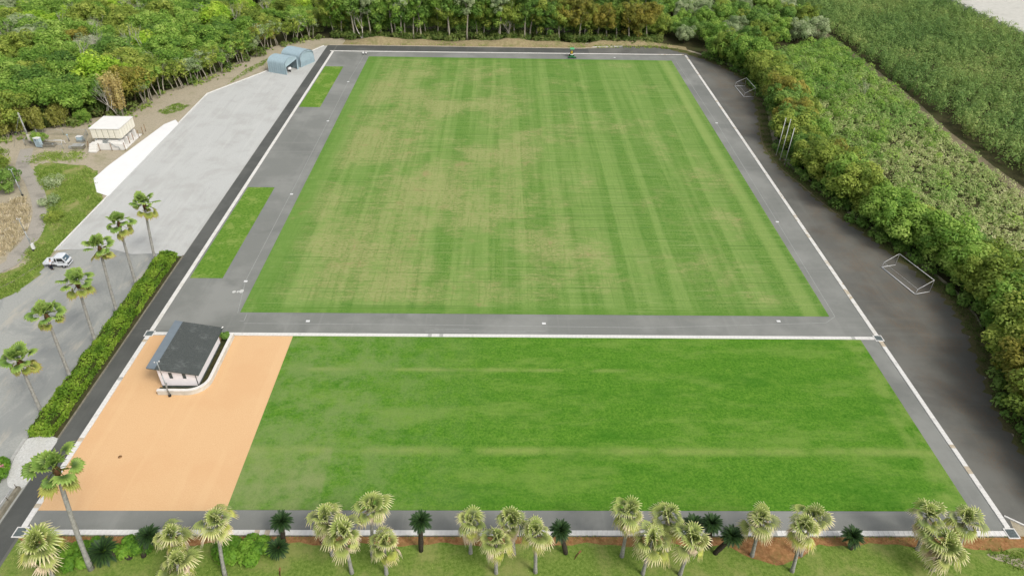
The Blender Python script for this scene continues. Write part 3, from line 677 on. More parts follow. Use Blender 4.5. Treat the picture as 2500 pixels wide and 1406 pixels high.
# ---- the wood on the left
edge_l = [(-99, 125.5), (-95, 128.5), (-86.7, 135.5), (-78.5, 141.0), (-77.0, 151.5), (-71.5, 160), (-66.2, 173.5), (-60.3, 189.2), (-51, 198)]
wood_poly = edge_l + [(-50, 255), (-176, 255), (-120, 150)]
pts = sorted(poisson([(p[0] - 2.5, p[1] + 2.5) for p in wood_poly], 5.6, g_, 9000), key=lambda p: (p[0] + 60) ** 2 + (p[1] - 130) ** 2)
def zone(x, y):
    if y > 215: return 'at picture top' if x > -110 else 'at top left corner'
    if x < -105: return 'at left picture edge'
    if y < 155: return 'behind the water tank'
    if x > -75: return 'behind the tents'
    return 'beyond the bamboo clump'
cnt = {}
HW = ['mid green', 'bright yellow-green', 'olive', 'mid green', 'dark green', 'grey-green', 'rusty olive', 'olive', 'mid green']
BX, BY = (-81.23, 140.78)
for x, y in pts:
    if abs(x - BX) < 4.6 and -6 < y - BY < 4.5: continue
    h = rnd.choices(['mid green', 'olive', 'bright yellow-green', 'dark green', 'grey-green', 'rusty olive'], [38, 22, 17, 12, 8, 3])[0]
    s = rnd.uniform(.78, 1.12) * (1.0 if x < -75 else .82); w = 'large' if s > .95 else 'smaller'
    k = (h, w, zone(x, y)); cnt[k] = cnt.get(k, 0) + 1
    tree('woodland_tree', WOOD, rnd.randint(0, 4), x, y, s, h, f'{w} {h} tree in left wood {k[2]}, {ordinal(cnt[k])} nearest yard', 'trees of the left wood', squash=rnd.uniform(.85, 1.05))
# thin pale-stemmed trees on the edge of that wood
el = smooth_poly(edge_l[3:], 12, closed=False); n = 0; acc = 9
for a, c in zip(el[:-1], el[1:]):
    acc += math.dist(a, c)
    if acc > 0.85:
        acc = 0
        if math.dist(a, (BX, BY)) < 4.5: continue
        n += 1; h = rnd.choice(['olive', 'mid green', 'grey-green', 'olive'])
        tree('thin_tree', THIN, rnd.randint(0, 3), a[0] - .8 + rnd.uniform(-1.4, .5), a[1] + .8 + rnd.uniform(-.5, 1.2), rnd.uniform(.72, 1.12), h,
             f'thin pale-stemmed {h} tree on left wood edge, {ordinal(n)} from tank', 'thin trees on the edge of the left wood')
# dead and bare trees
for i, (p, s, lab) in enumerate((((-98.64, 164.00), 1.15, 'bleached dead tree with bare forked branches standing out of the left wood'), ((-81.81, 140.53), .95, 'bare grey tree leaning beside the bamboo clump behind the tank'),
        ((-84.41, 140.90), .8, 'bare grey tree left of the bamboo clump behind the tank'), ((-107.19, 208.81), 1.0, 'bare grey tree at the top left, left one of the group'), ((-102.31, 205.66), 1.0, 'bare grey tree at the top left, second of the group'),
        ((-99.26, 208.37), .95, 'bare grey tree at the top left, third of the group'), ((-92.74, 205.32), .9, 'bare grey tree at the top left, right one of the group'), ((-39.43, 198.29), 1.25, 'bare pale multi-stemmed tree at the left end of the far row'),
        ((2.40, 200.34), .8, 'small bare pale tree in front of the tall far row'), ((-130.01, 193.09), .8, 'bare grey branches at the left edge of the wood'), ((86.23, 157.03), .55, 'bare grey bush among the scrub right of the roadside row'))):
    o = empty('bare_tree', (p[0], p[1], -0.04), rnd.uniform(0, 6.28), lab, 'tree', 'bare trees'); o.scale = (s, s, s * 1.1)
    inst('branches', BARE[i % 3], o)
cand = sorted([p for p in scatter([(q[0] - 5, q[1] + 5) for q in wood_poly], 26, g_) if not (abs(p[0] - BX) < 6 and abs(p[1] - BY) < 8)], key=lambda p: p[0])
for i, p in enumerate(cand):
    o = empty('bare_tree', (p[0], p[1], -.04), rnd.uniform(0, 6.28), f'grey bare-branched tree poking out of the left wood, {ordinal(i + 1)} from left', 'tree', 'bare trees'); s = rnd.uniform(.8, 1.05); o.scale = (s, s, s * rnd.uniform(1.15, 1.35))
    inst('branches', BARE[i % 3], o)
# single trees and shrubs on the left bank
for p, s, h, lab in (((-85.41, 106.57), .62, 'dark green', 'round dark green tree beside the bend of the footpath'), ((-91.30, 113.98), .6, 'olive', 'olive tree at the left picture edge above the footpath'),
        ((-90.47, 126.10), .35, 'mid green', 'small bright bush behind the fenced compound'), ((-87.36, 136.81), .4, 'mid green', 'green bush at the foot of the wood left of the tank')):
    tree('bank_tree', BUSHY, rnd.randint(0, 4), p[0], p[1], s, h, lab, None)
def bush(name, x, y, rx, ry, h, hue, label, group=None, leaf=.14, per=240, rz=0.0, flowers=0, cat='bush', nb=14, seed=1):
    rng = np.random.default_rng(seed); o = empty(name, (x, y, -0.02), rz, label, cat, group)
    a = rng.uniform(0, 6.28, nb); q = np.sqrt(rng.uniform(0, 1, nb)) * .78
    r = rng.uniform(.34, .5, nb) * min(rx, ry)
    C = np.stack([np.cos(a) * q * rx, np.sin(a) * q * ry, h * rng.uniform(.35, .62, nb)], 1)
    V, F, lf, cl = puffs(C, r, per, leaf, rng, min(1.0, h * .5 / np.mean(r)), .5); V[:, 2] = np.clip(V[:, 2], 0.02, None)
    link('foliage', npmesh('foliage', V, F, leaf=lf, clump=cl), o, LM[hue])
    b = MB()
    for k in range(5):
        t_ = rng.uniform(0, 6.28); b.tube([(0, 0, -.1), (math.cos(t_) * rx * .2, math.sin(t_) * ry * .2, h * .3), (math.cos(t_) * rx * .45, math.sin(t_) * ry * .45, h * .55)], [.05, .04, .02], 4)
    b.build('stem', M['bark'], o)
    if flowers:
        C2 = np.stack([rng.uniform(-rx, rx, flowers) * .7, rng.uniform(-ry, ry, flowers) * .7, h * rng.uniform(.85, 1.05, flowers)], 1)
        V, F, lf, cl = puffs(C2, np.full(flowers, .16), 14, .07, rng); tag(link('flower_cluster', npmesh('flower_cluster', V, F, leaf=lf, clump=cl), o, LM['flower']), 'pink blossoms')
    return o
bush('clipped_bush', -35.6, 37.5, 4.3, 1.1, 1.3, 'azalea', 'long clipped green bush behind the leaning tall palm, along the near channel', 'clipped bushes on the front lawn', seed=4, nb=26)
bush('clipped_bush', -39.8, 36.3, 3.6, 1.2, 1.1, 'azalea', 'low clipped green bush in the near left corner of the front lawn', 'clipped bushes on the front lawn', seed=5, nb=22)
bush('clipped_bush', -23.6, 37.0, 3.1, 1.5, 1.45, 'azalea', 'rounded bright green clipped bush right of the near left palms', 'clipped bushes on the front lawn', seed=6, nb=24)
bush('clipped_bush', -51.6, 45.9, 1.25, 2.1, 1.1, 'azalea', 'clipped green bush with pink blossoms at the left picture edge', 'clipped bushes', seed=8, flowers=9, nb=18)
bush('round_bush', -35.35, 67.5, .62, .62, 1.9, 'dark green', 'small round green bush behind the corner of the white building', None, .10, 170, seed=9)
bush('grey_shrub', *(-79.16, 109.15), 1.8, 2.4, 1.7, 'grey-green', 'twiggy grey-green shrub on the weedy bank, the upper one', 'twiggy shrubs on the bank', .12, 60, seed=10)
bush('grey_shrub', *(-76.02, 102.13), 1.5, 2.4, 1.5, 'grey-green', 'twiggy grey-green shrub on the weedy bank beside the footpath', 'twiggy shrubs on the bank', .12, 60, seed=11)
bush('bank_shrub', *(-73.00, 97.43), 1.6, 1.4, 1.0, 'olive', 'low olive shrub on the weedy bank below the grey shrubs', None, .12, 120, seed=12)
# bamboo clump behind the tank, and the yellowish bamboo at the left edge
def bamboo(name, x, y, R_, H, hue, label, seed, n=120, culms=26):
    rng = np.random.default_rng(seed); r2 = random.Random(seed); o = empty(name, (x, y, -.03), 0, label, 'bamboo'); b = MB()
    C = []
    for k in range(culms):
        a = r2.uniform(0, 6.28); q = r2.uniform(.1, .4) * R_; s = r2.uniform(1.3, 2.4); h = H * r2.uniform(.75, 1.0)
        pts = [Vector((math.cos(a) * q * (1 + (s - 1) * t_ ** 1.6), math.sin(a) * q * (1 + (s - 1) * t_ ** 1.6), h * t_ - .1)) for t_ in (0, .25, .5, .75, 1)]
        b.tube(pts, [.05, .045, .04, .03, .012], 4, caps=False)
        for t_ in np.linspace(.3, 1.0, n // 12):
            i = min(3, int(t_ * 4)); p = pts[i].lerp(pts[i + 1], t_ * 4 - i); C.append((p.x, p.y, p.z))
    b.build('culm', M['palebark'], o).name = 'culms'
    C = np.array(C); V, F, lf, cl = puffs(C, np.full(len(C), .42), 22, .16, rng, 1.2, .4)
    link('foliage', npmesh('foliage', V, F, leaf=lf, clump=cl), o, LM[hue]); return o
bamboo('bamboo_clump', *(-81.23, 140.78), 2.8, 9.2, 'bamboo', 'dry golden-brown bamboo clump standing behind the water tank', 3)
for k, (p, lab) in enumerate((((-97.80, 126.66), 'yellow-green bamboo thicket at the left picture edge, left one'), ((-96.30, 128.66), 'yellow-green bamboo thicket behind the utility pole'), ((-92.77, 130.36), 'yellow-green bamboo thicket behind the fenced compound'), ((-90.00, 132.90), 'yellow-green bamboo thicket left of the bare trees'))):
    bamboo('bamboo_thicket', p[0] - 1, p[1] + 2.0, 3.2, 6.2 - .6 * k, 'yellow_bamboo', lab, 13 + k)

# ================================================================ masses nobody could count
def mass(name, label, pts, r, per, leaf, mat, zf=(.5, .9), flat=.8, seed=1, cat=None, hv=None):
    rng = np.random.default_rng(seed); P = np.array(pts); k = len(P)
    rr = rng.uniform(*r, k) if not hasattr(r, 'shape') else r
    C = np.column_stack([P, rr * rng.uniform(*zf, k)])
    V, F, lf, cl = puffs(C, rr, per, leaf, rng, flat, .4); V[:, 2] = np.maximum(V[:, 2], 0.0)
    if hv is not None: cl = np.repeat(np.clip(hv(P) + rng.uniform(-.22, .22, k), 0, 1), per)
    return tag(link(name, npmesh(name, V, F, leaf=lf, clump=cl), None, mat), label, None, None, 'stuff')
g2 = np.random.default_rng(77)
wob = lambda P, a, b: .5 + .25 * np.sin(P[:, 0] * a + P[:, 1] * b * .7) + .25 * np.sin(P[:, 1] * a - P[:, 0] * b + 2)
up = scatter(wood_poly, 900, g2); mass('undergrowth', 'low undergrowth on the floor of the left wood', up, (.7, 1.5), 90, .26, LM['under'], seed=2)
ue = np.array([(a[0] + dx, a[1] + dy) for i, a in enumerate(smooth_poly(edge_l, 60, closed=False)) for dx, dy in g2.normal(-.9, 1.0, (1, 2)) * [1, -1] if math.sin(i * .13) + math.sin(i * .041 + 1) + g2.normal(0, .6) > .1])
mass('undergrowth', 'weeds and brambles along the edge of the left wood', ue, .12 + .55 * g2.random(len(ue)) ** 2.5, 44, .13, LM['weed'], seed=3)
uf = g2.uniform([-48, 197.4], [46, 204.5], (420, 2)); mass('undergrowth', 'dark undergrowth under the tall far trees', uf, (.6, 1.5), 80, .26, LM['under'], seed=4)
ur = np.array([(p[0] + q[0], p[1] + q[1]) for p in line_r for q in g2.uniform([-3.4, -1.5], [4.5, 1.5], (3, 2))])
mass('undergrowth', 'low shrubs under the right roadside row', ur, (.5, 1.15), 80, .2, LM['dark green'], seed=5)
sc_poly = [(65, 30), (94.5, 30), (94.5, 130), (96, 160), (96.3, 204), (72, 190), (69, 176), (69.5, 150), (66, 136), (64, 122), (66, 106), (71, 88), (73, 72), (68, 56)]
sp = scatter(sc_poly, 6200, g2)
mass('scrub', 'dense pale green scrub between the roadside row and the dirt track', sp, .28 + .85 * g2.random(6200) ** 2.0, 54, .15, LM['scrub'], (.35, .8), 1.0, seed=6,
     hv=lambda P: np.clip(.80 - (P[:, 1] - 100) * .0054 + .40 * (wob(P, .21, .17) - .5), 0.05, .95))
sp2 = np.array([p for p in scatter(sc_poly, 900, g2) if g2.random() < np.clip((p[1] - 110) / 90, .04, .8)])[:330]
mass('scrub', 'larger rounded bushes standing out of the scrub right of the roadside row', sp2, np.array(.8 + .9 * g2.random(len(sp2))), 150, .19, LM['mid green'], (.3, .7), .9, seed=16)
pp = scatter([(98.6, 60), (154, 60), (153.5, 268), (98.6, 268)], 9500, g2)
mass('pine_belt', 'belt of low dense pines between the dirt track and the beach', pp, .5 + .6 * g2.random(9500), 44, .19, LM['pine'], (1.4, 3.2), 1.7, seed=7, hv=lambda P: wob(P, .09, .13) * .55 + .35 * (wob(P, .33, .27) ** 2))
wb = np.column_stack([g2.uniform(154.6, 156.6, 900), g2.uniform(60, 290, 900)])
mass('windbreak_hedge', 'narrow grey windbreak hedge along the edge of the beach', wb, (.5, .8), 40, .28, LM['windbreak'], (.8, 1.5), 1.4, seed=8)

def blades(name, label, pts, h, w, mat, seed, per=7, lean=.5):
    """tufts of bent blades"""
    rng = np.random.default_rng(seed); P = np.repeat(np.array(pts), per, 0); n = len(P)
    P = P + rng.normal(0, .16, P.shape); a = rng.uniform(0, 6.28, n); hh = h * rng.uniform(.5, 1.2, n); ww = w * rng.uniform(.6, 1.3, n)
    dx, dy = np.cos(a), np.sin(a); ln = hh * lean * rng.uniform(.3, 1.2, n); b0 = np.column_stack([P, np.full(n, -.02)])
    side = np.column_stack([-dy, dx, np.zeros(n)]) * ww[:, None]
    mid = b0 + np.column_stack([dx * ln * .4, dy * ln * .4, hh * .6]); tip = b0 + np.column_stack([dx * ln, dy * ln, hh])
    V = np.stack([b0 - side, b0 + side, mid + side * .8, tip], 1).reshape(-1, 3); F = np.arange(n * 4).reshape(n, 4)
    return tag(link(name, npmesh(name, V, F, leaf=rng.random(n), clump=np.repeat(rng.random(len(pts)), per)), None, mat), label, None, None, 'stuff')
bank_poly = [(-72.24, 111.19), (-70.49, 106.30), (-68.41, 104.29), (-68.07, 88.77), (-67.64, 84.74), (-67.37, 77.58), (-78, 66), (-90, 66), (-72.01, 82.33), (-72.10, 87.78), (-72.99, 94.22), (-75.33, 100.07), (-80.33, 107.59), (-84.83, 113.48), (-84.71, 116.83), (-76.24, 115.68)]
blades('weeds', 'rough green weeds covering the bank between footpath and parking', np.array([p for p in scatter(bank_poly, 9000, g2) if math.sin(p[0] * .9) + math.sin(p[1] * .7 + p[0] * .4) + g2.normal(0, .7) > -.3]), .22, .05, LM['weed'], 9)
straw_poly = [(-84.25, 101.96), (-81.65, 104.88), (-77.75, 99.34), (-75.42, 94.18), (-74.35, 89.36), (-74.70, 85.72), (-90, 84), (-96, 92)]
blades('dry_reeds', 'patch of dry straw-coloured reeds left of the footpath', scatter(straw_poly, 1900, g2), .5, .05, LM['straw'], 10, lean=.8)
comp_poly = [(-89.41, 121.28), (-80.78, 122.61), (-79.75, 119.74), (-83.58, 117.54), (-89.18, 118.09)]
cc = scatter(comp_poly, 26, g2); blades('weeds', 'short yellow-green weeds in front of the fenced compound', np.repeat(cc, 22, 0) + g2.normal(0, .75, (26 * 22, 2)), .2, .05, LM['weed'], 11)
blades('weeds', 'short weeds on the bare earth left of the gravel yard', np.concatenate([scatter([(-74.77, 143.53), (-72.66, 148.40), (-69.43, 147.04), (-69.97, 143.69), (-72.30, 141.75)], 300, g2), scatter([(-65.42, 159.63), (-61.00, 174.66), (-60.73, 181.25), (-64.15, 171.38)], 200, g2)]), .22, .05, LM['weed'], 12)
vg = np.array([(p[0] + q, p[1]) for p in re_s[6:-2] for q in g2.uniform(.3, 2.4, 40)]) + g2.normal(0, .5, ((len(re_s) - 8) * 40, 2)) * [0.1, 1]
blades('weeds', 'short dull grass on the verge under the roadside trees', vg, .16, .04, LM['under'], 13)
blades('weeds', 'tufts of grass on the far earth bank', g2.uniform([-42, 193.3], [48, 197.5], (700, 2)), .4, .07, LM['weed'], 14)
ft = [p for p in scatter([(-45, 34), (56, 34), (56, 38.3), (-45, 38.3)], 900, g2) if p[1] < 38.1 + bulge(p[0])]
blades('grass_tufts', 'short tufts in the front lawn', np.array(ft), .09, .03, LM['weed'], 15, per=5)
blades('grass_tufts', 'weeds on the bare patch at the near right corner', scatter([(46, 37.8), (57, 36.5), (56, 34), (50, 34.2)], 500, g2), .2, .045, LM['weed'], 16)
blades('grass_tufts', 'fringe of grass between near channel and soil strip', np.column_stack([g2.uniform(-44, 52, 800), g2.normal(38.86, .1, 800)]), .12, .03, LM['weed'], 17, per=4)

# ================================================================ palms and cycads
def fan(name, seed, pitch, Lp, Lb, nseg, spread, w, droop, split):
    """one fan leaf: petiole rising at pitch, then a pleated blade with drooping finger tips"""
    rng = random.Random(seed); b = MB(); c, s = math.cos(pitch), math.sin(pitch)
    sag = 0.12 * Lp
    pts = [Vector((0, 0, 0)), Vector((c * Lp * .5, 0, s * Lp * .5 + sag * .6)), Vector((c * Lp, 0, s * Lp))]
    b.tube(pts, [.045, .03, .022], 3, caps=False); npet = len(b.v)
    hub = pts[-1]; fw = (pts[2] - pts[1]).normalized(); sd_ = Vector((0, 1, 0)); nz = fw.cross(sd_).normalized() * -1
    if nz.z < 0: nz = -nz
    tipv = [0.0] * npet
    for k in range(nseg):
        a = spread * (2 * k / (nseg - 1) - 1); L = Lb * (.72 + .28 * math.cos(a * .8)) * rng.uniform(.9, 1.08)
        d = fw * math.cos(a) + sd_ * math.sin(a); p = (fw * -math.sin(a) + sd_ * math.cos(a)); hw = w * L
        z1 = Vector((0, 0, -droop * L * .10)); z2 = Vector((0, 0, -droop * L * rng.uniform(.35, .6)))
        m = hub + d * L * split + z1; tip = hub + d * L * (1 - droop * .18) + z2 + p * rng.uniform(-.5, .5) * hw
        vs = [hub, m - p * hw, m + nz * hw * .55, m + p * hw, tip]
        b.add(vs, [(0, 1, 2), (0, 2, 3), (1, 4, 2), (2, 4, 3)]); tipv += [0.0, .55, .5, .55, 1.0]
    me = b.mesh(name); at = me.attributes.new('tip', 'FLOAT', 'POINT'); at.data.foreach_set('value', tipv); return me

def frondmat(name, g0, g1, tip, ts=.62, k=1.0):
    t = NT(name, .55, .3)
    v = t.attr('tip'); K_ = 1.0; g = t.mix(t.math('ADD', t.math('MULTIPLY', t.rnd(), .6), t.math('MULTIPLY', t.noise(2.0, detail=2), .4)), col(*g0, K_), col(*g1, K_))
    g = t.mix(t.step(v, .12, .5), col(*[q * .72 for q in g0], K_), g)  # leaf colour darkened towards the base, painting in the shaded gaps of the crown
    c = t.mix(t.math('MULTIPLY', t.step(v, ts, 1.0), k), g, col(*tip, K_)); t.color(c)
    tr = t.n('ShaderNodeBsdfTranslucent'); t.t.links.new(c, tr.inputs[0]); mx = t.n('ShaderNodeMixShader'); mx.inputs[0].default_value = .2
    t.t.links.new(t.b.outputs[0], mx.inputs[1]); t.t.links.new(tr.outputs[0], mx.inputs[2]); t.t.links.new(mx.outputs[0], t.out.inputs[0]); return t.m
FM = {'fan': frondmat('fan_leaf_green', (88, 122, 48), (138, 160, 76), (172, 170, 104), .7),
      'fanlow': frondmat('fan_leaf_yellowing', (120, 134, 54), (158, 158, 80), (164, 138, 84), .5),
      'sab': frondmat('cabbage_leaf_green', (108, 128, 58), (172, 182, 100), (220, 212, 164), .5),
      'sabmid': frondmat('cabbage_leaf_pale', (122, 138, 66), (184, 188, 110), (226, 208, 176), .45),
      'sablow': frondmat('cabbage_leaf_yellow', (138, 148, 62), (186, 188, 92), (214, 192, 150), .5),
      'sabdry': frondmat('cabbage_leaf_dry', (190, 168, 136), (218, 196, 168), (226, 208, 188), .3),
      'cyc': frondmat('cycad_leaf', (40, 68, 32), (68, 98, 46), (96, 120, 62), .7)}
WF = {'spear': [fan('fan_leaf', 17, R(84), .6, 1.0, 11, 1.3, .125, .2, .7)], 'up': [fan('fan_leaf', 1 + i, R(58 + 16 * i), 1.0 - .2 * i, 1.1, 13, 1.9, .125, .3, .68) for i in range(2)],
      'mid': [fan('fan_leaf', 5 + i, R(14), 1.35, 1.05, 13, 1.9, .125, .6, .66) for i in range(2)],
      'low': [fan('fan_leaf', 9 + i, R(-32), 1.25, 1.0, 13, 1.8, .12, .8, .62) for i in range(2)]}
SF = {'spear': [fan('cabbage_leaf', 37 + i, R(80), .15, 1.25, 11, 1.5, .06, .5, .6) for i in range(2)], 'up': [fan('cabbage_leaf', 21 + i, R(58 + 18 * i), .5, 1.25, 12, 1.3, .055, .6, .58) for i in range(2)],
      'mid': [fan('cabbage_leaf', 25 + i, R(12 + 18 * i), .85, 1.35, 12, 1.25, .05, .95, .55) for i in range(2)],
      'low': [fan('cabbage_leaf', 29 + i, R(-36 + 16 * i), .85, 1.25, 12, 1.15, .05, 1.25, .5) for i in range(2)]}
for d_, k_ in ((WF, 'fan'), (SF, 'sab')):
    for l_ in d_.values():
        for m_ in l_: m_.materials.append(FM[k_])
def trunk_curve(h, dx, dy, r, seed, bulb=1.35, n=8):
    rng = random.Random(seed); b = MB(); k = 9
    pts, rr = [], []
    for i in range(k + 1):
        t_ = i / k; e = t_ ** 1.25; pts.append(Vector((dx * e, dy * e, -0.25 + (h + .25) * t_)))
        rr.append(r * ((bulb - (bulb - 1) * min(1, t_ * 7)) - .28 * t_) * rng.uniform(.96, 1.05))
    b.tube(pts, rr, n); return b
def palm(name, kind, x, y, h, dx, dy, r, label, group, seed, cnt, sc=1.0):
    rng = random.Random(seed); o = empty(name, (x, y, 0), 0, label, 'palm tree', group)
    trunk_curve(h, dx, dy, r, seed).build('trunk', M['palmbark'], o)
    F_ = WF if kind == 'w' else SF
    if kind == 'w':
        hb = MB(); hb.tube([(dx * .93, dy * .93, h - .75), (dx, dy, h - .2), (dx * 1.01, dy * 1.01, h + .25)], [r * .9, r * 1.5, r * .7], 7); hb.build('husk', M['husk'], o)
    for lv, (n, zo) in cnt.items():
        for k in range(n):
            a = 6.283 * (k + rng.uniform(-.3, .3)) / n + {'spear': .6, 'up': 0, 'mid': .4, 'low': .9, 'dry': .2}[lv]
            me = rng.choice(F_['low' if lv == 'dry' else lv]); s = sc * (rng.uniform(.6, 1.15) if kind == 's' else rng.uniform(.78, 1.15))
            if kind == 'w': mt = FM['fan'] if lv != 'low' else FM['fanlow']
            else: mt = {'spear': FM['sab'], 'up': FM['sab'], 'mid': FM['sabmid'] if rng.random() < .6 else FM['sab'], 'low': FM['sablow'] if rng.random() < .6 else FM['sabmid'], 'dry': FM['sabdry']}[lv]
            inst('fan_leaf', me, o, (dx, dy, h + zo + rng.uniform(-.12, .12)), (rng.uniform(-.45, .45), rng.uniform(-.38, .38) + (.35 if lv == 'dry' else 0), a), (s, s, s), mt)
    return o
W = [(-51.44, 85.21, 9.46, .9, .53), (-51.37, 78.67, 10.41, .57, .37), (-51.25, 72.42, 10.44, .79, .55), (-51.21, 66.39, 9.42, .63, .48), (-51.0, 59.84, 9.7, .45, .37), (-51.67, 54.54, 7.8, .35, .33), (-37.03, 35.53, 12.7, 1.04, 1.02)]
WLAB = ['tall fan palm at the far end of the long hedge', 'tall fan palm in the long hedge, second from its far end', 'tall fan palm in the long hedge, third from its far end', 'tall fan palm in the long hedge, third from its near end', 'tall fan palm in the long hedge, second from its near end', 'shorter fan palm at the near end of the long hedge', 'tallest leaning fan palm in the near left corner with brown husk below its crown']
for i, w in enumerate(W):
    palm('fan_palm', 'w', *w, 0.2 if i < 6 else .23, WLAB[i], 'tall fan palms', 100 + i, {'spear': (3, .15), 'up': (8, .15) if i < 6 else (6, .15), 'mid': (8, .05) if i < 6 else (6, .05), 'low': (7, -.2) if i < 6 else (5, -.2)}, (.92 if i < 6 else 1.08))
S = [(-39.96, 34.65, 4.5, .23, .26), (-29.75, 36.11, 3.5, .52, .42), (-28.12, 33.29, 3.6, .54, .44), (-24.71, 34.89, 7.2, .79, .54), (-15.44, 36.95, 5.3, .12, .05), (-13.28, 35.14, 5.9, 0, 0), (-11.7, 36.91, 6.9, .7, .21), (-10.14, 35.06, 4.5, .23, .06),
     (-2.53, 37.18, 4.7, .09, .01), (-.12, 35.14, 5.1, -.02, 0), (1.55, 37.09, 4.8, -.31, .01), (3.49, 35.22, 6.1, -.23, .02), (11.68, 36.85, 6.5, -.02, .01), (13.35, 35.06, 5.2, .16, -.06), (15.91, 37.37, 4.9, -.44, .18), (16.78, 34.98, 5.5, .18, -.09),
     (24.01, 36.9, 5.1, -.34, .22), (27.29, 35.32, 5.9, -.5, .38), (28.63, 36.95, 5.6, -.28, .21), (40.13, 37.56, 4.5, -.47, .49), (44.0, 37.39, 3.9, -.56, .64), (40.47, 35.44, 3.5, -.08, .09)]
SLAB_ = ['low pale palm in the near left corner, left of the tallest palm', 'upper palm of the pair left of the rounded bush', 'lowest palm of the near left group, cut by the picture bottom', 'tall pale palm standing before the rounded clipped bush', 'back left palm of the pair left of centre',
         'front palm of the pair left of centre, below its neighbour', 'tall slim palm with pinkish dry leaves left of centre', 'short palm in front of the tall slim one left of centre', 'palm right of the cycad left of centre, first of four', 'second palm of the four near the centre, lower crown',
         'third palm of the four near the centre, half hidden at the back', 'fourth palm of the four near the centre, beside the dark cycad', 'tallest palm of the group right of centre', 'front palm of the group right of centre, below the tallest', 'small back palm of the group right of centre', 'right front palm of the group right of centre',
         'palm standing in the bare soil right of the cycads', 'front palm of the close pair right of the bare soil', 'back palm of the close pair right of the bare soil', 'left palm of the three in the near right corner', 'right palm of the three in the near right corner', 'front palm of the three in the near right corner, lowest']
for i, s_ in enumerate(S):
    rg = random.Random(i)
    palm('cabbage_palm', 's', *s_, .18, SLAB_[i], 'pale cabbage palms along the near channel', 200 + i, {'spear': (3, .2), 'up': (rg.randint(6, 8), .15), 'mid': (rg.randint(7, 10), .02), 'low': (rg.randint(4, 7), -.2), 'dry': (rg.randint(3, 6), -.25)}, rg.uniform(.92, 1.12) * (1.2 if i in (0, 21) else 1.0))
def pinnate(name, seed, pitch, L):
    rng = random.Random(seed); b = MB(); n = 15; tipv = []; prev = None
    P_ = []
    for i in range(n + 1):
        t_ = i / n; a = pitch - .75 * t_ ** 1.5; prev = (prev + Vector((math.cos(a), 0, math.sin(a))) * L / n) if prev is not None else Vector((0, 0, 0)); P_.append(prev.copy())
    b.tube([P_[0], P_[5], P_[10], P_[15]], [.03, .022, .015, .006], 3, caps=False); tipv += [0.] * len(b.v)
    for i in range(2, n + 1):
        t_ = i / n; w = L * .20 * math.sin(math.pi * min(1, .18 + t_ * .8)) + .03
        for s in (-1, 1):
            q = P_[i]; f = (P_[i] - P_[i - 1]).normalized()
            b.add([q - f * .06, q + f * .05, q + Vector((0, s * w, -.02)) + f * w * .6 + Vector((0, 0, w * .2))], [(0, 1, 2)]); tipv += [0., 0., 1.]
    me = b.mesh(name); at = me.attributes.new('tip', 'FLOAT', 'POINT'); at.data.foreach_set('value', tipv); me.materials.append(FM['cyc']); return me
CF = [[pinnate('cycad_leaf', 1 + i + 3 * j, R(p_), 1.25) for i in range(2)] for j, p_ in enumerate((78, 56, 34, 10, -16))]
CY = [(-33.9, 36.6, .75, -2.3, .1, 'dark cycad with its trunk lying on the grass, beside the tallest palm'), (-32.86, 36.77, 2.1, .82, .7, 'cycad left of the near left palms, half hidden'), (-20.38, 38.4, 2.7, .32, .16, 'dark cycad on the soil strip right of the rounded bush, the upper of two'),
      (-20.51, 36.86, .9, .2, .12, 'low cycad with a brown cone right of the rounded bush'), (-7.2, 37.38, 4.4, .21, .04, 'tall dark cycad standing alone left of centre'), (6.45, 37.14, 3.3, -.73, .11, 'dark cycad with leaning trunk right of the four central palms'),
      (20.17, 38.0, 3.1, -.3, .15, 'dark cycad, upper one of the group beside the bare soil'), (20.54, 37.16, 2.9, 1.0, -.2, 'dark cycad with slanting trunk beside the bare soil'), (33.74, 37.69, 1.5, -.2, .2, 'low dark cycad standing alone on the right'), (18.64, 38.2, 2.6, -.38, .18, 'dark cycad mostly hidden behind the palms right of centre')]
for i, (x, y, h, dx, dy, lab) in enumerate(CY):
    rng = random.Random(300 + i); o = empty('cycad', (x, y, 0), 0, lab, 'cycad', 'dark cycads along the near channel')
    b = MB(); k = 7; pts = [Vector((dx * (j / k), dy * (j / k), (-.2 if j == 0 else 0) + h * (j / k) ** (.55 if i == 0 else 1))) for j in range(k + 1)]
    b.tube(pts, [.24 * rng.uniform(.85, 1.15) for _ in pts], 7); b.build('trunk', M['darkbark'], o)
    if i == 3: c = MB(); c.tube([(dx, dy, h), (dx, dy, h + .12), (dx, dy, h + .3)], [.24, .3, .12], 10); c.build('cone', M['husk'], o)
    for lv, n in enumerate((9, 14, 16, 15, 9)):
        for q in range(n):
            s = rng.uniform(.85, 1.08) * (.9 if i != 0 else 1.2)
            inst('cycad_leaf', rng.choice(CF[lv]), o, (dx, dy, h + .05), (rng.uniform(-.1, .1), rng.uniform(-.15, .15), 6.283 * (q + rng.uniform(-.3, .3)) / n + lv), (s, s, s))
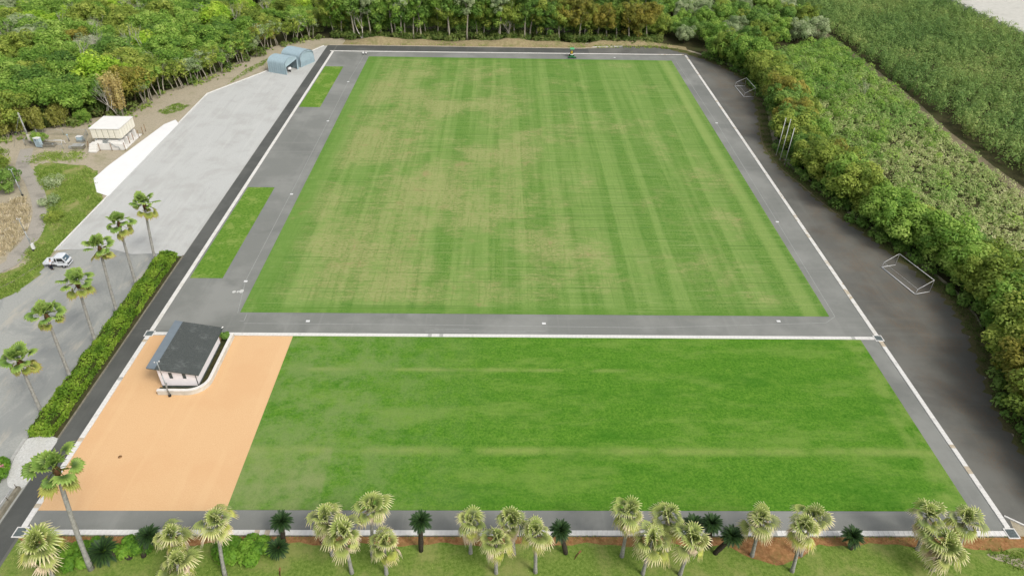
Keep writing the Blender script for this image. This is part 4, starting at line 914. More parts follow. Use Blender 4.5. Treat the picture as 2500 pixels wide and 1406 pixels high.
# ---------------------------------------------------------------- the long hedge
def hedge(x0, x1, y0, y1, h, label):
    rng = np.random.default_rng(40); o = empty('clipped_hedge', ((x0 + x1) / 2, (y0 + y1) / 2, -.02), 0, label, 'hedge'); W_, L_ = x1 - x0, y1 - y0
    n = 17000; u = rng.random(n); P_ = np.zeros((n, 3)); N = np.zeros((n, 3))
    top = u < .52; l = (u >= .52) & (u < .73); r = (u >= .73) & (u < .95); e = u >= .95
    yy = rng.uniform(-L_ / 2, L_ / 2, n); hy = h * (1 + .10 * np.sin(yy * .9) + .08 * np.sin(yy * 2.1 + 1)); wx = W_ / 2 * (1 + .06 * np.sin(yy * 1.3 + 2))
    P_[:] = np.column_stack([rng.uniform(-1, 1, n) * wx, yy, hy]); N[:] = (0, 0, 1)
    fall = np.abs(P_[:, 0] / wx) ** 4 * .35; P_[top, 2] -= fall[top] * h
    for m_, s in ((l, -1), (r, 1)): P_[m_, 0] = s * wx[m_]; P_[m_, 2] = rng.uniform(.05, .85, m_.sum()) * hy[m_]; N[m_] = (s, 0, .3)
    P_[e, 1] = np.sign(rng.uniform(-1, 1, e.sum())) * L_ / 2; P_[e, 2] = rng.uniform(.05, .9, e.sum()) * h; N[e] = (0, -.8, .4)
    P_ += rng.normal(0, .07, P_.shape); P_[:, 2] = np.maximum(P_[:, 2], .03); N = N + rng.normal(0, .55, N.shape)
    V, F = cards(P_, N, .13, rng); cl = .5 + .25 * np.sin(P_[:, 1] * 1.7) + .25 * np.sin(P_[:, 0] * 3 + P_[:, 1] * .6) + rng.normal(0, .12, n)
    link('foliage', npmesh('foliage', V, F, leaf=rng.random(n), clump=np.clip(cl, 0, 1)), o, LM['hedge'])
    MB().box((0, 0, h * .42), (W_ * .9, L_ - .3, h * .84)).build('woody_core', M['barkdark'], o)
M['barkdark'] = plain('hedge_wood', col(70, 78, 36), .95, .1, 0, .3, 3)
hedge(-51.15, -48.75, 51.2, 86.6, 1.15, 'long clipped green hedge between parking and dark asphalt, palms growing from it')

# ================================================================ the small white building
t = NT('roof_shingle', .85, .2)
g = t.mix(t.step(t.noise(6, detail=4, rough=.7), .3, .7), col(84, 89, 87), col(98, 103, 100))
g = t.mix(t.math('MULTIPLY', t.step(t.noise(.5, detail=6, rough=.7), .48, .64), t.step(t.noise(1.0, vec=(2, 5, 1), detail=3), .4, .6)), g, col(116, 121, 118)); t.color(g); M['roof'] = t.m
M['flash'] = plain('blue_grey_flashing', col(134, 146, 154), .5, .4, .2, .05, 1)
M['plinth'] = plain('grey_green_plinth', col(92, 102, 98), .9, .2, 0, .1, 2)
bx0, bx1, by0, by1 = -39.85, -35.63, 58.9, 66.7
bld = empty('white_building', ((bx0 + bx1) / 2, (by0 + by1) / 2, 0), 0, 'small white building with dark sloping shingle roof on the orange paving', 'building')
T = Matrix.Translation((-(bx0 + bx1) / 2, -(by0 + by1) / 2, 0))
SL = (2.38 - 3.45) / (-35.1 + 40.7)
rz_ = lambda x: 3.45 + SL * (x + 40.7)
def pb(name, mat, fn, parent=bld): b = MB(); fn(b); b.v = [tuple(T @ Vector(p)) for p in b.v]; return b.build(name, mat, parent)
def walls(b):
    P8 = []
    for x, y in ((bx0, by0), (bx1, by0), (bx1, by1), (bx0, by1)): P8.append((x, y, .28))
    for x, y in ((bx0, by0), (bx1, by0), (bx1, by1), (bx0, by1)): P8.append((x, y, rz_(x) - .14))
    b.add(P8, [(3, 2, 1, 0), (4, 5, 6, 7), (0, 1, 5, 4), (1, 2, 6, 5), (2, 3, 7, 6), (3, 0, 4, 7)])
pb('wall', M['wall'], walls)
pb('plinth', M['plinth'], lambda b: b.box(((bx0 + bx1) / 2, (by0 + by1) / 2, .14), (bx1 - bx0 + .03, by1 - by0 + .03, .30)))
ry0, ry1 = 58.48, 67.2
def slab_at(b, xa, xb, za, zb, y0, y1, th):
    vs = [(xa, y0, za - th), (xb, y0, zb - th), (xb, y1, zb - th), (xa, y1, za - th), (xa, y0, za), (xb, y0, zb), (xb, y1, zb), (xa, y1, za)]
    b.add(vs, [(3, 2, 1, 0), (4, 5, 6, 7), (0, 1, 5, 4), (1, 2, 6, 5), (2, 3, 7, 6), (3, 0, 4, 7)])
roof = pb('roof', M['plinth'], lambda b: slab_at(b, -40.68, -35.1, rz_(-40.68) - .035, rz_(-35.1) - .035, ry0 + .02, ry1 - .02, .10))
pb('ridge_flashing', M['flash'], lambda b: slab_at(b, -40.7, -39.78, rz_(-40.7) + .02, rz_(-39.78) + .02, ry0, ry1, .05), roof)
ncr = 20; cw = (-35.06 + 39.80) / ncr
for i in range(ncr):
    xa = -39.80 + i * cw
    b = MB(); rg = random.Random(i); y = ry0 - rg.uniform(0, .3)
    while y < ry1:
        y2 = min(ry1, y + rg.uniform(.75, 1.1)); j = rg.uniform(0, .012)
        slab_at(b, xa, xa + cw + .03, rz_(xa) + j - .03, rz_(xa + cw + .03) + .022 + j, max(y, ry0) + .012, y2, .03); y = y2
    b.v = [tuple(T @ Vector(p)) for p in b.v]; b.build('shingle_course', M['roof'], roof)
pb('gutter', M['plinth'], lambda b: b.tube([(-35.02, ry0, rz_(-35.1) - .1), (-35.02, ry1, rz_(-35.1) - .1)], .07, 6))
pb('downpipe', M['plinth'], lambda b: b.tube([(-35.02, ry0 + .15, 2.25), (bx1 + .06, by0 - .02, 1.95), (bx1 + .06, by0 - .02, .1)], .045, 6))
for cx in (-38.43, -36.88):
    w = pb('window', M['plinth'], lambda b: [b.box((cx + s * .16, by0 - .02, 1.9), (.05, .08, .85)) for s in (-1, 1)] + [b.box((cx, by0 - .02, 1.9 + s * .40), (.27, .08, .05)) for s in (-1, 1)])
    pb('pane', M['glass'], lambda b: b.box((cx, by0 - .004, 1.9), (.28, .03, .77)), w)
pb('vent_pipe', M['whitepaint'], lambda b: b.tube([(-35.2, 67.0, 2.3), (-34.95, 67.25, 2.45)], .07, 7))
pb('cable_loop', M['dark'], lambda b: b.tube([(-38.9, by0 - .03, 2.8), (-38.8, by0 - .06, 2.6), (-38.6, by0 - .06, 2.58), (-38.5, by0 - .03, 2.75)], .015, 4))
# curved low wall in front and on the right of it
cw_ = empty('curved_wall', (-36, 58, 0), 0, 'low white curved wall around the front and right of the white building', 'wall')
pth = [(-39.9, 57.72), (-36.6, 57.72)] + [(-36.6 + 2.15 * math.sin(a), 59.87 - 2.15 * math.cos(a)) for a in np.linspace(.12, math.pi / 2, 10)] + [(-34.45, 68.1)]
def ribbon(b, pts, w, z0, z1):
    L_, R_ = [], []
    for i, p in enumerate(pts):
        d = (Vector(pts[min(i + 1, len(pts) - 1)]) - Vector(pts[max(i - 1, 0)])).normalized(); n_ = Vector((-d.y, d.x)) * w / 2
        L_.append(Vector(p) + n_); R_.append(Vector(p) - n_)
    k = len(pts); vs = [(q.x + 36, q.y - 58, z) for z in (z0, z1) for q in L_ + R_]
    fs = []
    for i in range(k - 1):
        fs += [(2 * k + i, 3 * k + i, 3 * k + i + 1, 2 * k + i + 1), (i, 2 * k + i, 2 * k + i + 1, i + 1), (k + i, k + i + 1, 3 * k + i + 1, 3 * k + i)]
    fs += [(0, k, 3 * k, 2 * k), (k - 1, 3 * k - 1, 4 * k - 1, 2 * k - 1)]
    b.add(vs, fs)
b = MB(); ribbon(b, pth, .26, -.02, .66); b.build('wall_body', M['concrete'], cw_)
b = MB(); ribbon(b, pth, .36, .663, .75); b.build('coping', M['bright_concrete'], cw_)
def lamp(name, x, y, h, label, head=True, box=False):
    o = empty(name, (x, y, 0), R(20), label, 'lamp post', 'slim lamp posts'); b = MB()
    b.tube([(0, 0, -.1), (0, 0, h * .62)], .075, 8); b.tube([(0, 0, h * .62), (0, 0, h)], .05, 8); b.build('pole', M['steel'], o)
    MB().box((0, 0, .12), (.28, .28, .26)).build('base', M['dark'], o)
    b = MB(); b.tube([(-.3, 0, h - .05), (.3, 0, h - .05)], .03, 6); b.build('cross_arm', M['steel'], o)
    for s in (-1, 1): b = MB(); b.cyl((s * .24, 0, h + .02), .06, .15, 'Z', 8); b.build('lamp_head', M['whitepaint'], o)
    b = MB(); b.box((0.1, 0, h * .35), (.14, .2, .4)); b.build('junction_box', M['steel'], o)
    if box: MB().box((.12, .1, .75), (.4, .35, .9)).build('control_box', M['whitepaint'], o)
lamp('lamp_post', -38.44, 57.4, 5.4, 'slim steel lamp post in front of the white building')
lamp('lamp_post', -71.0, 88.0, 5.6, 'slim steel lamp post on the weedy bank beside the footpath', box=True)
lamp('lamp_post', *(-82.29, 105.16), 5.0, 'slim pale post beside the round tree at the footpath bend')

# ================================================================ water tank and its compound
M['tank'] = plain('tank_cream', col(252, 247, 230), .7, .3, 0, .05, 2)
M['tanktop'] = plain('tank_top_white', col(252, 250, 244), .7, .3, 0, .03, 1)
M['rib'] = plain('tank_rib', col(186, 184, 164), .7, .3, 0, .1, 2)
M['blue'] = plain('pale_blue_paint', col(190, 214, 224), .5, .4, 0, .05, 2)
tx0, tx1, ty0, ty1 = -79.0, -73.4, 124.5, 130.6
tk = empty('water_tank', (-76.2, 127.5, 0), 0, 'cream panelled water tank on white concrete piers beside the gravel yard', 'water tank')
T = Matrix.Translation((76.2, -127.5, 0))
pt = lambda name, mat, fn, parent=tk: pb(name, mat, fn, parent)
pt('tank_body', M['rib'], lambda b: b.box((-76.2, 127.55, 3.0), (5.5, 6.0, 1.94)))
lid = pt('lid', M['tanktop'], lambda b: b.box((-76.2, 127.55, 4.02), (5.8, 6.3, .09)))
pnl = MB(); pnl.box((0, 0, 0), (1.0, .05, 1.9)); pnl.box((0, -.045, 0), (.8, .05, 1.6), taper=1.0); PN = pnl.mesh('tank_panel'); PN.materials.append(M['tank'])
for k in range(5):
    for s in (-1, 1): inst('tank_panel', PN, tk, (-2.24 + k * 1.12, s * 3.0 + .05, 3.0), (0, 0, 0 if s < 0 else math.pi))
for k in range(6):
    for s in (-1, 1): inst('tank_panel', PN, tk, (s * 2.75, -2.5 + k * 1.02 + .05, 3.0), (0, 0, math.pi / 2 * s), (.92, 1, 1))
for s in (-1, 1): pt('rail', M['steel'], lambda b: b.tube([(-76.2 + s * 2.8, 124.5, 4.1), (-76.2 + s * 2.8, 124.5, 4.3)], .03, 5))
for y in (124.85, 126.5, 128.15, 129.9): pt('pier', M['bright_concrete'], lambda b: b.box((-76.1, y, .82), (5.4, .42, 1.64)))
for x in (-78.4, -76.2, -74.0): pt('beam', M['steel'], lambda b: b.box((x, 127.5, 1.83), (.2, 6.0, .36)))
pt('base_slab', M['bright_concrete'], lambda b: b.box((-76.0, 127.6, .06), (6.0, 7.2, .16)))
pt('platform', M['bright_concrete'], lambda b: b.box((-76.3, 124.2, .65), (6.1, .85, 1.3)))
for k in range(5): pt('step', M['bright_concrete'], lambda b: b.box((-78.7, 123.66 - k * .26, .13 * (5 - k)), (1.5, .26, .26 * (5 - k))))
pt('valve_box', M['steel'], lambda b: b.box((-76.6, 124.2, 1.56), (.7, .5, .5)))
pt('pipe', M['steel'], lambda b: b.tube([(-76.3, 124.1, 1.5), (-75.4, 123.65, 1.5), (-74.9, 123.6, 1.1), (-74.6, 123.6, .8), (-74.0, 123.6, .75), (-73.9, 123.6, .1)], .06, 6))
def post(x, y, h, lab, rt=0.0):
    b = MB(); b.tube([(0, 0, -.1), (0, 0, h)], .055, 6); b.box((0, 0, h), (.13, .13, .05)); o = tag(b.build('rusty_post', M['rust']), lab, 'post', 'rusty posts around the water tank'); o.location = (x, y, 0); o.rotation_euler = (0, rt, 0)
for i, (p, lab) in enumerate((((-77.65, 123.43), 'rusty post at the foot of the tank steps'), ((-75.40, 123.49), 'rusty post in the middle before the tank platform'), ((-72.91, 123.74), 'rusty post at the near right corner of the tank'), ((-73.28, 126.58), 'rusty post right of the tank, second along'),
        ((-73.23, 128.14), 'rusty post right of the tank, third along'), ((-72.86, 129.73), 'rusty post right of the tank, fourth along'), ((-72.73, 131.35), 'rusty post of the pair beyond the tank, left one'), ((-72.83, 132.79), 'rusty post of the pair beyond the tank, right one'), ((-80.51, 124.47), 'leaning rusty post left of the tank steps'))):
    post(*p, 1.5, lab, .25 if i == 8 else 0)
cf = empty('compound_fence', (-87.5, 127, 0), 0, 'low grey wire fence around the small utility compound left of the tank', 'fence')
T = Matrix.Translation((87.5, -127, 0)); fpts = [(-93.1, 125.4), (-88.97, 124.05), (-85.0, 123.9), (-81.4, 123.9), (-82.4, 127.3), (-83.5, 130.6), (-88.3, 130.5), (-93.4, 130.3), (-93.1, 125.4)]
for p in fpts[:-1]: pt('post', M['steel'], lambda b: b.tube([(p[0], p[1], -.1), (p[0], p[1], 1.25)], .045, 6), cf)
for p, q in zip(fpts[:-1], fpts[1:]):
    pt('rail', M['steel'], lambda b: b.tube([(p[0], p[1], 1.2), (q[0], q[1], 1.2)], .032, 5), cf)
    def wires(b):
        for z in np.arange(.15, 1.15, .2): b.tube([(p[0], p[1], z), (q[0], q[1], z)], .007, 3, False)
        n_ = int(math.dist(p, q) / .25)
        for k in range(1, n_): b.tube([(p[0] + (q[0] - p[0]) * k / n_, p[1] + (q[1] - p[1]) * k / n_, z) for z in (.05, 1.18)], .006, 3, False)
    pt('wire_mesh', M['steel'], wires, cf)
def thing(name, label, cat, loc, parts, rz=0.0, group=None):
    o = empty(name, loc, rz, label, cat, group)
    for nm, mat, fn in parts: b = MB(); fn(b); b.build(nm, mat, o)
    return o
thing('control_cabinet', 'pale blue control cabinet beside the utility pole', 'cabinet', (-89.9, 124.75, 0), [('body', M['blue'], lambda b: b.box((0, 0, 1.0), (1.1, .7, 1.7))), ('roof_cap', M['whitepaint'], lambda b: b.box((0, 0, 1.9), (1.25, .85, .08))), ('vent', M['dark'], lambda b: b.box((-.15, -.36, 1.55), (.28, .03, .22))),
      ('leg', M['steel'], lambda b: b.box((-.4, 0, .08), (.1, .5, .2))), ('leg', M['steel'], lambda b: b.box((.4, 0, .08), (.1, .5, .2)))], R(-12))
thing('utility_pole', 'grey utility pole at the left with a cream meter box', 'pole', (-92.6, 126.4, 0), [('pole', M['palmbark'], lambda b: b.tube([(0, 0, -.3), (0, 0, 6.3)], [.17, .12], 8)), ('meter_box', M['concrete'], lambda b: b.box((.25, -.22, 1.3), (.5, .3, 1.2))), ('insulator', M['steel'], lambda b: [b.cyl((.12, 0, z), .09, .14) for z in (5.2, 5.6, 6.0)]),
      ('conduit', M['steel'], lambda b: b.tube([(.16, -.05, 0), (.14, -.05, 5.0)], .03, 5)), ('guy_wire', M['steel'], lambda b: b.tube([(-.05, 0, 5.8), (-2.3, -1.8, 0)], .02, 4))])
thing('pump_unit', 'small white pump unit with pale blue lid inside the compound', 'pump', (-83.51, 127.65), [('body', M['blue'], lambda b: b.box((0, 0, .7), (1.0, .7, .6))), ('lid', M['whitepaint'], lambda b: b.box((0, 0, 1.03), (1.1, .8, .07))), ('base', M['steel'], lambda b: b.box((0, 0, .2), (1.2, .8, .4)))]).location.z = 0
thing('valve_chamber', 'grey concrete box with flat lid before the pump unit', 'concrete box', (-82.23, 124.43), [('box', M['oldconcrete'], lambda b: b.box((0, 0, .3), (2.1, 1.1, .62))), ('lid', M['grey_slab'], lambda b: b.box((0, 0, .65), (2.25, 1.2, .09))), ('side_box', M['grey_slab'], lambda b: b.box((-1.5, 0, .22), (.7, .6, .44)))])
thing('vent_standpipe', 'green-capped standpipe inside the compound', 'pipe', (-85.73, 127.59), [('pipe', M['steel'], lambda b: b.tube([(0, 0, -.1), (0, 0, 1.3)], .08, 7)), ('cap', M['blue'], lambda b: b.tube([(0, 0, 1.28), (0, 0, 1.42), (0, 0, 1.5)], [.2, .18, .04], 8))])
thing('concrete_pit', 'dark open concrete pit with a white pipe frame inside the compound', 'pit', (-88.66, 125.38), [('rim', M['oldconcrete'], lambda b: [b.box((0, s * .6, .22), (2.9, .16, .46)) for s in (-1, 1)] + [b.box((s * 1.4, 0, .22), (.14, 1.04, .44)) for s in (-1, 1)]), ('floor', M['dark'], lambda b: b.box((0, 0, .03), (2.7, 1.1, .05))),
      ('pipe_frame', M['whitepaint'], lambda b: b.tube([(-1.3, .7, 0), (-1.3, .7, .8), (3.0, .7, .8), (3.0, .7, 0)], .04, 5)), ('wheel', M['steel'], lambda b: b.cyl((.9, 0, .2), .25, .12, 'Y', 12))])
thing('pipe_rack', 'white pipe frame lying on the ground in the compound', 'pipe', (-86.82, 125.82), [('frame', M['whitepaint'], lambda b: b.tube([(-.9, .4, .9), (.5, .4, .9), (.6, 0, .1), (-.9, 0, .1)], .05, 5))])

# ================================================================ tents
M['tent'] = plain('tent_blue', col(170, 192, 200), .7, .25, 0, .06, 1.2)
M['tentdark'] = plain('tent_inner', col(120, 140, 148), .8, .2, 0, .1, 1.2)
def tent(x, y, rz, L, W_, eave, ridge, label, open_):
    """arched storage tent; local +X is the front"""
    o = empty('storage_tent', (x, y, 0), rz, label, 'tent', 'blue storage tents'); prof = []
    for a in np.linspace(0, math.pi, 11): prof.append((math.cos(a) * W_ / 2, eave + math.sin(a) * (ridge - eave)))
    prof = [(W_ / 2 + .1, 0.0), (W_ / 2 + .05, eave * .5)] + prof + [(-W_ / 2 - .05, eave * .5), (-W_ / 2 - .1, 0.0)]; k = len(prof); nr = 8
    b = MB(); vs, fs = [], []
    for i in range(nr * 4 + 1):
        t_ = i / (nr * 4); sag = .08 * (1 - abs(math.cos(t_ * nr * math.pi))) ** 1.0
        for (py, pz) in prof: vs.append((-L / 2 + L * t_, py * (1 - sag * .35), pz * (1 - sag * .28 * (1 if pz > .1 else 0))))
    for i in range(nr * 4):
        for j in range(k - 1): fs.append((i * k + j, i * k + j + 1, (i + 1) * k + j + 1, (i + 1) * k + j))
    b.add(vs, fs, smooth=True); b.build('cover', M['tent'], o)
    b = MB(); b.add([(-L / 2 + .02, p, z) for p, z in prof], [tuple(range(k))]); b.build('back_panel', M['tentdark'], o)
    for i in range(0, nr + 1, 2):
        xx = -L / 2 + L * i / nr; b = MB(); b.tube([(xx, p * .985, z * .985) for p, z in prof], .03, 4); b.build('hoop', M['steel'], o)
    fx = L / 2
    if open_:
        # door pulled up to one side: a triangular flap and two narrow side strips
        b = MB(); top = [(fx + .03, p, z) for p, z in prof if z >= eave - .01]; b.add(top + [(fx + .12, -W_ / 2 * .95, eave * .74), (fx + .1, W_ / 2 * .9, eave * 1.06)], [tuple(range(len(top) + 2))]); b.build('raised_flap', M['tent'], o)
        b = MB(); b.add([(fx + .02, W_ / 2, 0), (fx + .02, W_ / 2, eave), (fx + .05, W_ / 2 * .84, eave), (fx + .05, W_ / 2 * .72, 0)], [(0, 1, 2, 3)]); b.add([(fx + .02, -W_ / 2, 0), (fx + .02, -W_ / 2, eave), (fx + .05, -W_ / 2 * .93, eave * .8), (fx + .05, -W_ / 2 * .86, 0)], [(0, 1, 2, 3)]); b.build('door_strip', M['tent'], o)
    else:
        b = MB(); b.add([(fx + .02 + .06 * math.sin(i * 2.1), p * .97, z * .97) for i, (p, z) in enumerate(prof)], [tuple(range(k))]); b.build('closed_door', M['tent'], o)
        b = MB(); b.tube([(fx + .12, p * .95, z - .28) for p, z in prof[3:-3]], .1, 6); b.build('rolled_door', M['tent'], o)
        for zz in (.5, .9, 1.3): b = MB(); b.tube([(fx + .06, -W_ / 2 * .9, zz), (fx + .09, 0, zz - .12), (fx + .06, W_ / 2 * .9, zz)], .03, 4); b.build('door_fold', M['tent'], o)
    return o
f1 = Vector((-52.1, 170.1)); a1 = R(-22); tent(f1.x - 2.6 * math.cos(a1), f1.y - 2.6 * math.sin(a1), a1, 5.2, 5.0, 2.5, 3.7, 'pale blue arched storage tent standing open, the nearer of two', True)
f2 = Vector((-49.6, 175.7)); a2 = R(-27); tent(f2.x - 3.0 * math.cos(a2), f2.y - 3.0 * math.sin(a2), a2, 6.0, 5.2, 2.4, 3.7, 'pale blue arched storage tent with closed front, the farther of two', False)
thing('sprayer', 'white wheeled sprayer tank inside the open tent', 'sprayer', (-52.9, 170.3, 0.004), [('tank', M['whitepaint'], lambda b: b.tube([(-.5, 0, .75), (-.35, 0, .75), (.35, 0, .75), (.5, 0, .75)], [.2, .38, .38, .2], 10)), ('wheel', M['dark'], lambda b: b.cyl((0, -.4, .25), .25, .12, 'Y', 10)), ('wheel', M['dark'], lambda b: b.cyl((0, .4, .25), .25, .12, 'Y', 10)), ('handle', M['steel'], lambda b: b.tube([(.3, 0, .6), (1.2, .1, .9)], .03, 5))], R(30))
for (x, y, r_, lab) in ((-36.75, 184.5, -.5, 'small white tipped drum with dark base by the far left pitch corner, left one'), (-36.25, 184.8, 0, 'small white upright drum with dark base by the far left pitch corner, right one')):
    o = thing('drum', lab, 'drum', (x, y, .005 if r_ == 0 else .14), [('body', M['whitepaint'], lambda b: b.tube([(0, 0, .12), (0, 0, .5), (0, 0, .6)], [.2, .2, .08], 10)), ('base', M['dark'], lambda b: b.cyl((0, 0, .06), .24, .12))], 0, 'small drums by the far pitch corner'); o.rotation_euler.y = r_

# ================================================================ goals, flagpoles
def goal(A, B, label):
    A, B = Vector((*A, .07)), Vector((*B, .07)); u = (B - A).normalized(); v = Vector((-u.y, u.x, 0)); v = v if v.x > 0 else -v
    o = empty('football_goal', (A + B) / 2 * 1, 0, label, 'goal', 'white football goals tipped on their faces'); c0 = (A + B) / 2; o.location = (c0.x, c0.y, 0); c0 = Vector((c0.x, c0.y, 0))
    loc = lambda p: p - c0
    b = MB(); b.tube([loc(A), loc(B)], .075, 8); b.build('crossbar', M['whitepaint'], o)
    ends = []
    for E_ in (A, B):
        C_ = E_ + v * 2.5; A1 = E_ + Vector((0, 0, .85)) + v * .1; C1 = C_ + Vector((0, 0, 2.05)) - v * .1; ends.append((A1, C1))
        b = MB(); b.tube([loc(E_), loc(C_)], .062, 8); b.build('goal_post', M['whitepaint'], o)
        b = MB(); b.tube([loc(E_), loc(A1), loc(C1), loc(C_)], .04, 6); b.build('side_frame', M['whitepaint'], o)
    b = MB(); b.tube([loc(ends[0][1]), loc(ends[1][1])], .045, 6); b.build('rear_bar', M['whitepaint'], o)
    b = MB(); m_ = (ends[0][0] + ends[1][0]) / 2 - Vector((0, 0, .35)) + v * .5; b.tube([loc(ends[0][0]), loc(m_), loc(ends[1][0])], .012, 4); b.build('net_rope', M['whitepaint'], o)
goal((58.26, 85.44), (60.06, 78.56), 'white football goal frame tipped over on the right asphalt, the nearer one')
goal((57.34, 163.98), (57.51, 156.81), 'white football goal frame tipped over under the trees, the farther one')
for (x, y, h, lab) in ((54.8, 124.7, 7.7, 'white flagpole beside the right road, farthest of three'), (54.85, 122.6, 8.3, 'white flagpole beside the right road, middle and tallest of three'), (55.1, 120.6, 7.4, 'white flagpole beside the right road, nearest of three')):
    thing('flagpole', lab, 'flagpole', (x, y, -.02), [('pole', M['whitepaint'], lambda b: b.tube([(0, 0, -.2), (0, 0, h)], [.06, .04], 8)), ('finial', M['whitepaint'], lambda b: b.tube([(0, 0, h - .02), (0, 0, h + .06), (0, 0, h + .16)], [.05, .11, .04], 8)), ('base', M['oldconcrete'], lambda b: b.cyl((0, 0, .08), .2, .2)), ('halyard', M['steel'], lambda b: b.tube([(.08, 0, 1.0), (.07, 0, h)], .01, 4))], 0, 'white flagpoles beside the right road')

# ================================================================ ride-on mower
M['mgreen'] = plain('mower_green', col(30, 120, 64), .4, .5, 0, .08, 4)
M['mcanopy'] = plain('mower_canopy_green', col(92, 200, 130), .4, .5, 0, .05, 2)
M['myellow'] = plain('mower_yellow', col(236, 196, 60), .5, .4, 0, .05, 4)
mw = empty('ride_on_mower', (18.9, 184.9, 0.004), R(0), 'green ride-on mower with yellow seat and canopy at the far end of the pitch', 'mower')
def mp(name, mat, fn, parent=mw): b = MB(); fn(b); return b.build(name, mat, parent)
mp('chassis', M['mgreen'], lambda b: [b.box((0, .2, .55), (.85, 1.7, .35)), b.box((0, .75, .85), (.8, .75, .45), taper=.85), b.box((0, -.75, .5), (.6, .5, .3), taper=.8)])
mp('floor_pan', M['whitepaint'], lambda b: b.box((0, -.28, .75), (.8, .55, .06)))
st = mp('seat', M['myellow'], lambda b: [b.box((0, .2, .92), (.52, .48, .14)), b.box((0, .46, 1.2), (.52, .12, .52))])
mp('armrest', M['dark'], lambda b: [b.box((s * .32, .22, 1.08), (.08, .4, .06)) for s in (-1, 1)], st)
mp('steering_column', M['dark'], lambda b: [b.tube([(0, -.5, .7), (0, -.3, 1.12)], .04, 6), b.tube([(.2 * math.cos(a), -.3 + .12 * math.sin(a), 1.14 + .1 * math.sin(a)) for a in np.linspace(0, 6.28, 13)], .02, 5)])
for sx, sy, r_ in ((-1, -.45, .3), (1, -.45, .3), (-1, .85, .24), (1, .85, .24)):
    wh = mp('wheel', M['dark'], lambda b: b.cyl((sx * .52, sy, r_), r_, .24, 'X', 14)); mp('rim', M['myellow'], lambda b: b.cyl((sx * .56, sy, r_), r_ * .5, .22, 'X', 10), wh)
for sx in (-1, 1):
    dk = mp('mower_deck', M['mgreen'], lambda b: b.box((sx * .62, -1.15, .34), (.95, .6, .16), taper=.85)); mp('cutting_reel', M['dark'], lambda b: b.cyl((sx * .62, -1.3, .2), .17, 1.0, 'X', 10), dk)
mp('centre_deck', M['mgreen'], lambda b: b.box((0, -.9, .3), (.7, .4, .2), taper=.85))
cn = mp('canopy', M['mcanopy'], lambda b: [b.box((0, .1, 2.22), (1.15, 1.35, .1), taper=.9)])
for sx in (-1, 1): mp('canopy_post', M['dark'], lambda b: [b.tube([(sx * .42, .6, .9), (sx * .42, .5, 2.2)], .03, 6), b.tube([(sx * .42, .5, 2.1), (sx * .42, -.4, 2.18)], .025, 5)])

# ================================================================ small truck and the person beside it
M['paint'] = plain('truck_white', col(240, 244, 248), .3, .5, 0, .03, 1)
M['carglass'] = plain('truck_glass', col(84, 106, 118), .1, .7, 0, .05, 2)
M['carblack'] = plain('truck_dark_glass', col(30, 34, 38), .15, .6, 0, .05, 2)
M['lampred'] = plain('tail_red', col(190, 40, 36), .3, .5); M['silver'] = plain('rim_silver', col(170, 172, 174), .35, .5, .6)
tr = empty('small_truck', (-65.05, 84.18, -.022), R(2.4), 'small white open-bed truck parked at the edge of the weedy bank', 'truck')
tp = lambda name, mat, fn, parent=tr: mp(name, mat, fn, parent)
def cab(b):
    pr = [(.1, .42), (1.5, .42), (1.58, .62), (1.6, .85), (1.5, 1.08), (1.12, 1.72), (.95, 1.80), (.05, 1.80), (-.12, 1.7), (-.15, .62), (.1, .6)]
    for s in (1,):
        n_ = len(pr); ins = lambda z: .74 if z < 1.1 else .74 - (z - 1.1) * .12
        vs = [(x, -ins(z), z) for x, z in pr] + [(x, ins(z), z) for x, z in pr]
        b.add(vs, [tuple(range(n_)), tuple(range(2 * n_ - 1, n_ - 1, -1))] + [(i, n_ + i, n_ + (i + 1) % n_, (i + 1) % n_) for i in range(n_)])
body = tp('cab', M['paint'], cab)
tp('windscreen', M['carglass'], lambda b: b.add([(1.5, -.62, 1.11), (1.5, .62, 1.11), (1.16, .58, 1.68), (1.16, -.58, 1.68)], [(0, 1, 2, 3)], Matrix.Translation((.02, 0, .01))), body)
for s in (-1, 1):
    dr = tp('door', M['paint'], lambda b: b.box((.72, s * .745, .82), (.98, .02, .66)), body)
    tp('side_window', M['carblack'], lambda b: b.add([(.32, s * .755, 1.1), (1.38, s * .755, 1.1), (1.08, s * .705, 1.62), (.32, s * .705, 1.62)], [(0, 1, 2, 3)]), dr)
    tp('lower_trim', M['carblack'], lambda b: b.box((.9, s * .758, 1.0), (1.0, .012, .1)), dr)
    tp('rear_quarter_window', M['carblack'], lambda b: b.add([(-.06, s * .757, 1.1), (.2, s * .757, 1.1), (.2, s * .705, 1.62), (-.02, s * .705, 1.62)], [(0, 1, 2, 3)]), body)
    tp('headlight', M['silver'], lambda b: b.box((1.56, s * .52, .76), (.1, .3, .16)))
    tp('mirror', M['dark'], lambda b: b.box((1.3, s * .86, 1.15), (.08, .16, .2)))
    tp('tail_light', M['lampred'], lambda b: b.box((-1.82, s * .62, .62), (.04, .16, .12)))
    for ax in (-.96, .96):
        wh = tp('wheel', M['dark'], lambda b: b.cyl((ax, s * .66, .27), .27, .16, 'Y', 16)); tp('rim', M['silver'], lambda b: b.cyl((ax, s * .69, .27), .16, .13, 'Y', 10), wh)
tp('grille', M['carblack'], lambda b: [b.box((1.59, 0, .62), (.05, .9, .08)), b.box((1.58, 0, .48), (.06, 1.2, .07))])
tp('bumper', M['paint'], lambda b: b.box((1.6, 0, .40), (.1, 1.4, .14)))
tp('wiper_panel', M['whitepaint'], lambda b: b.box((1.35, -.3, 1.36), (.02, .4, .28), Matrix.Translation((.04, 0, -.03))))
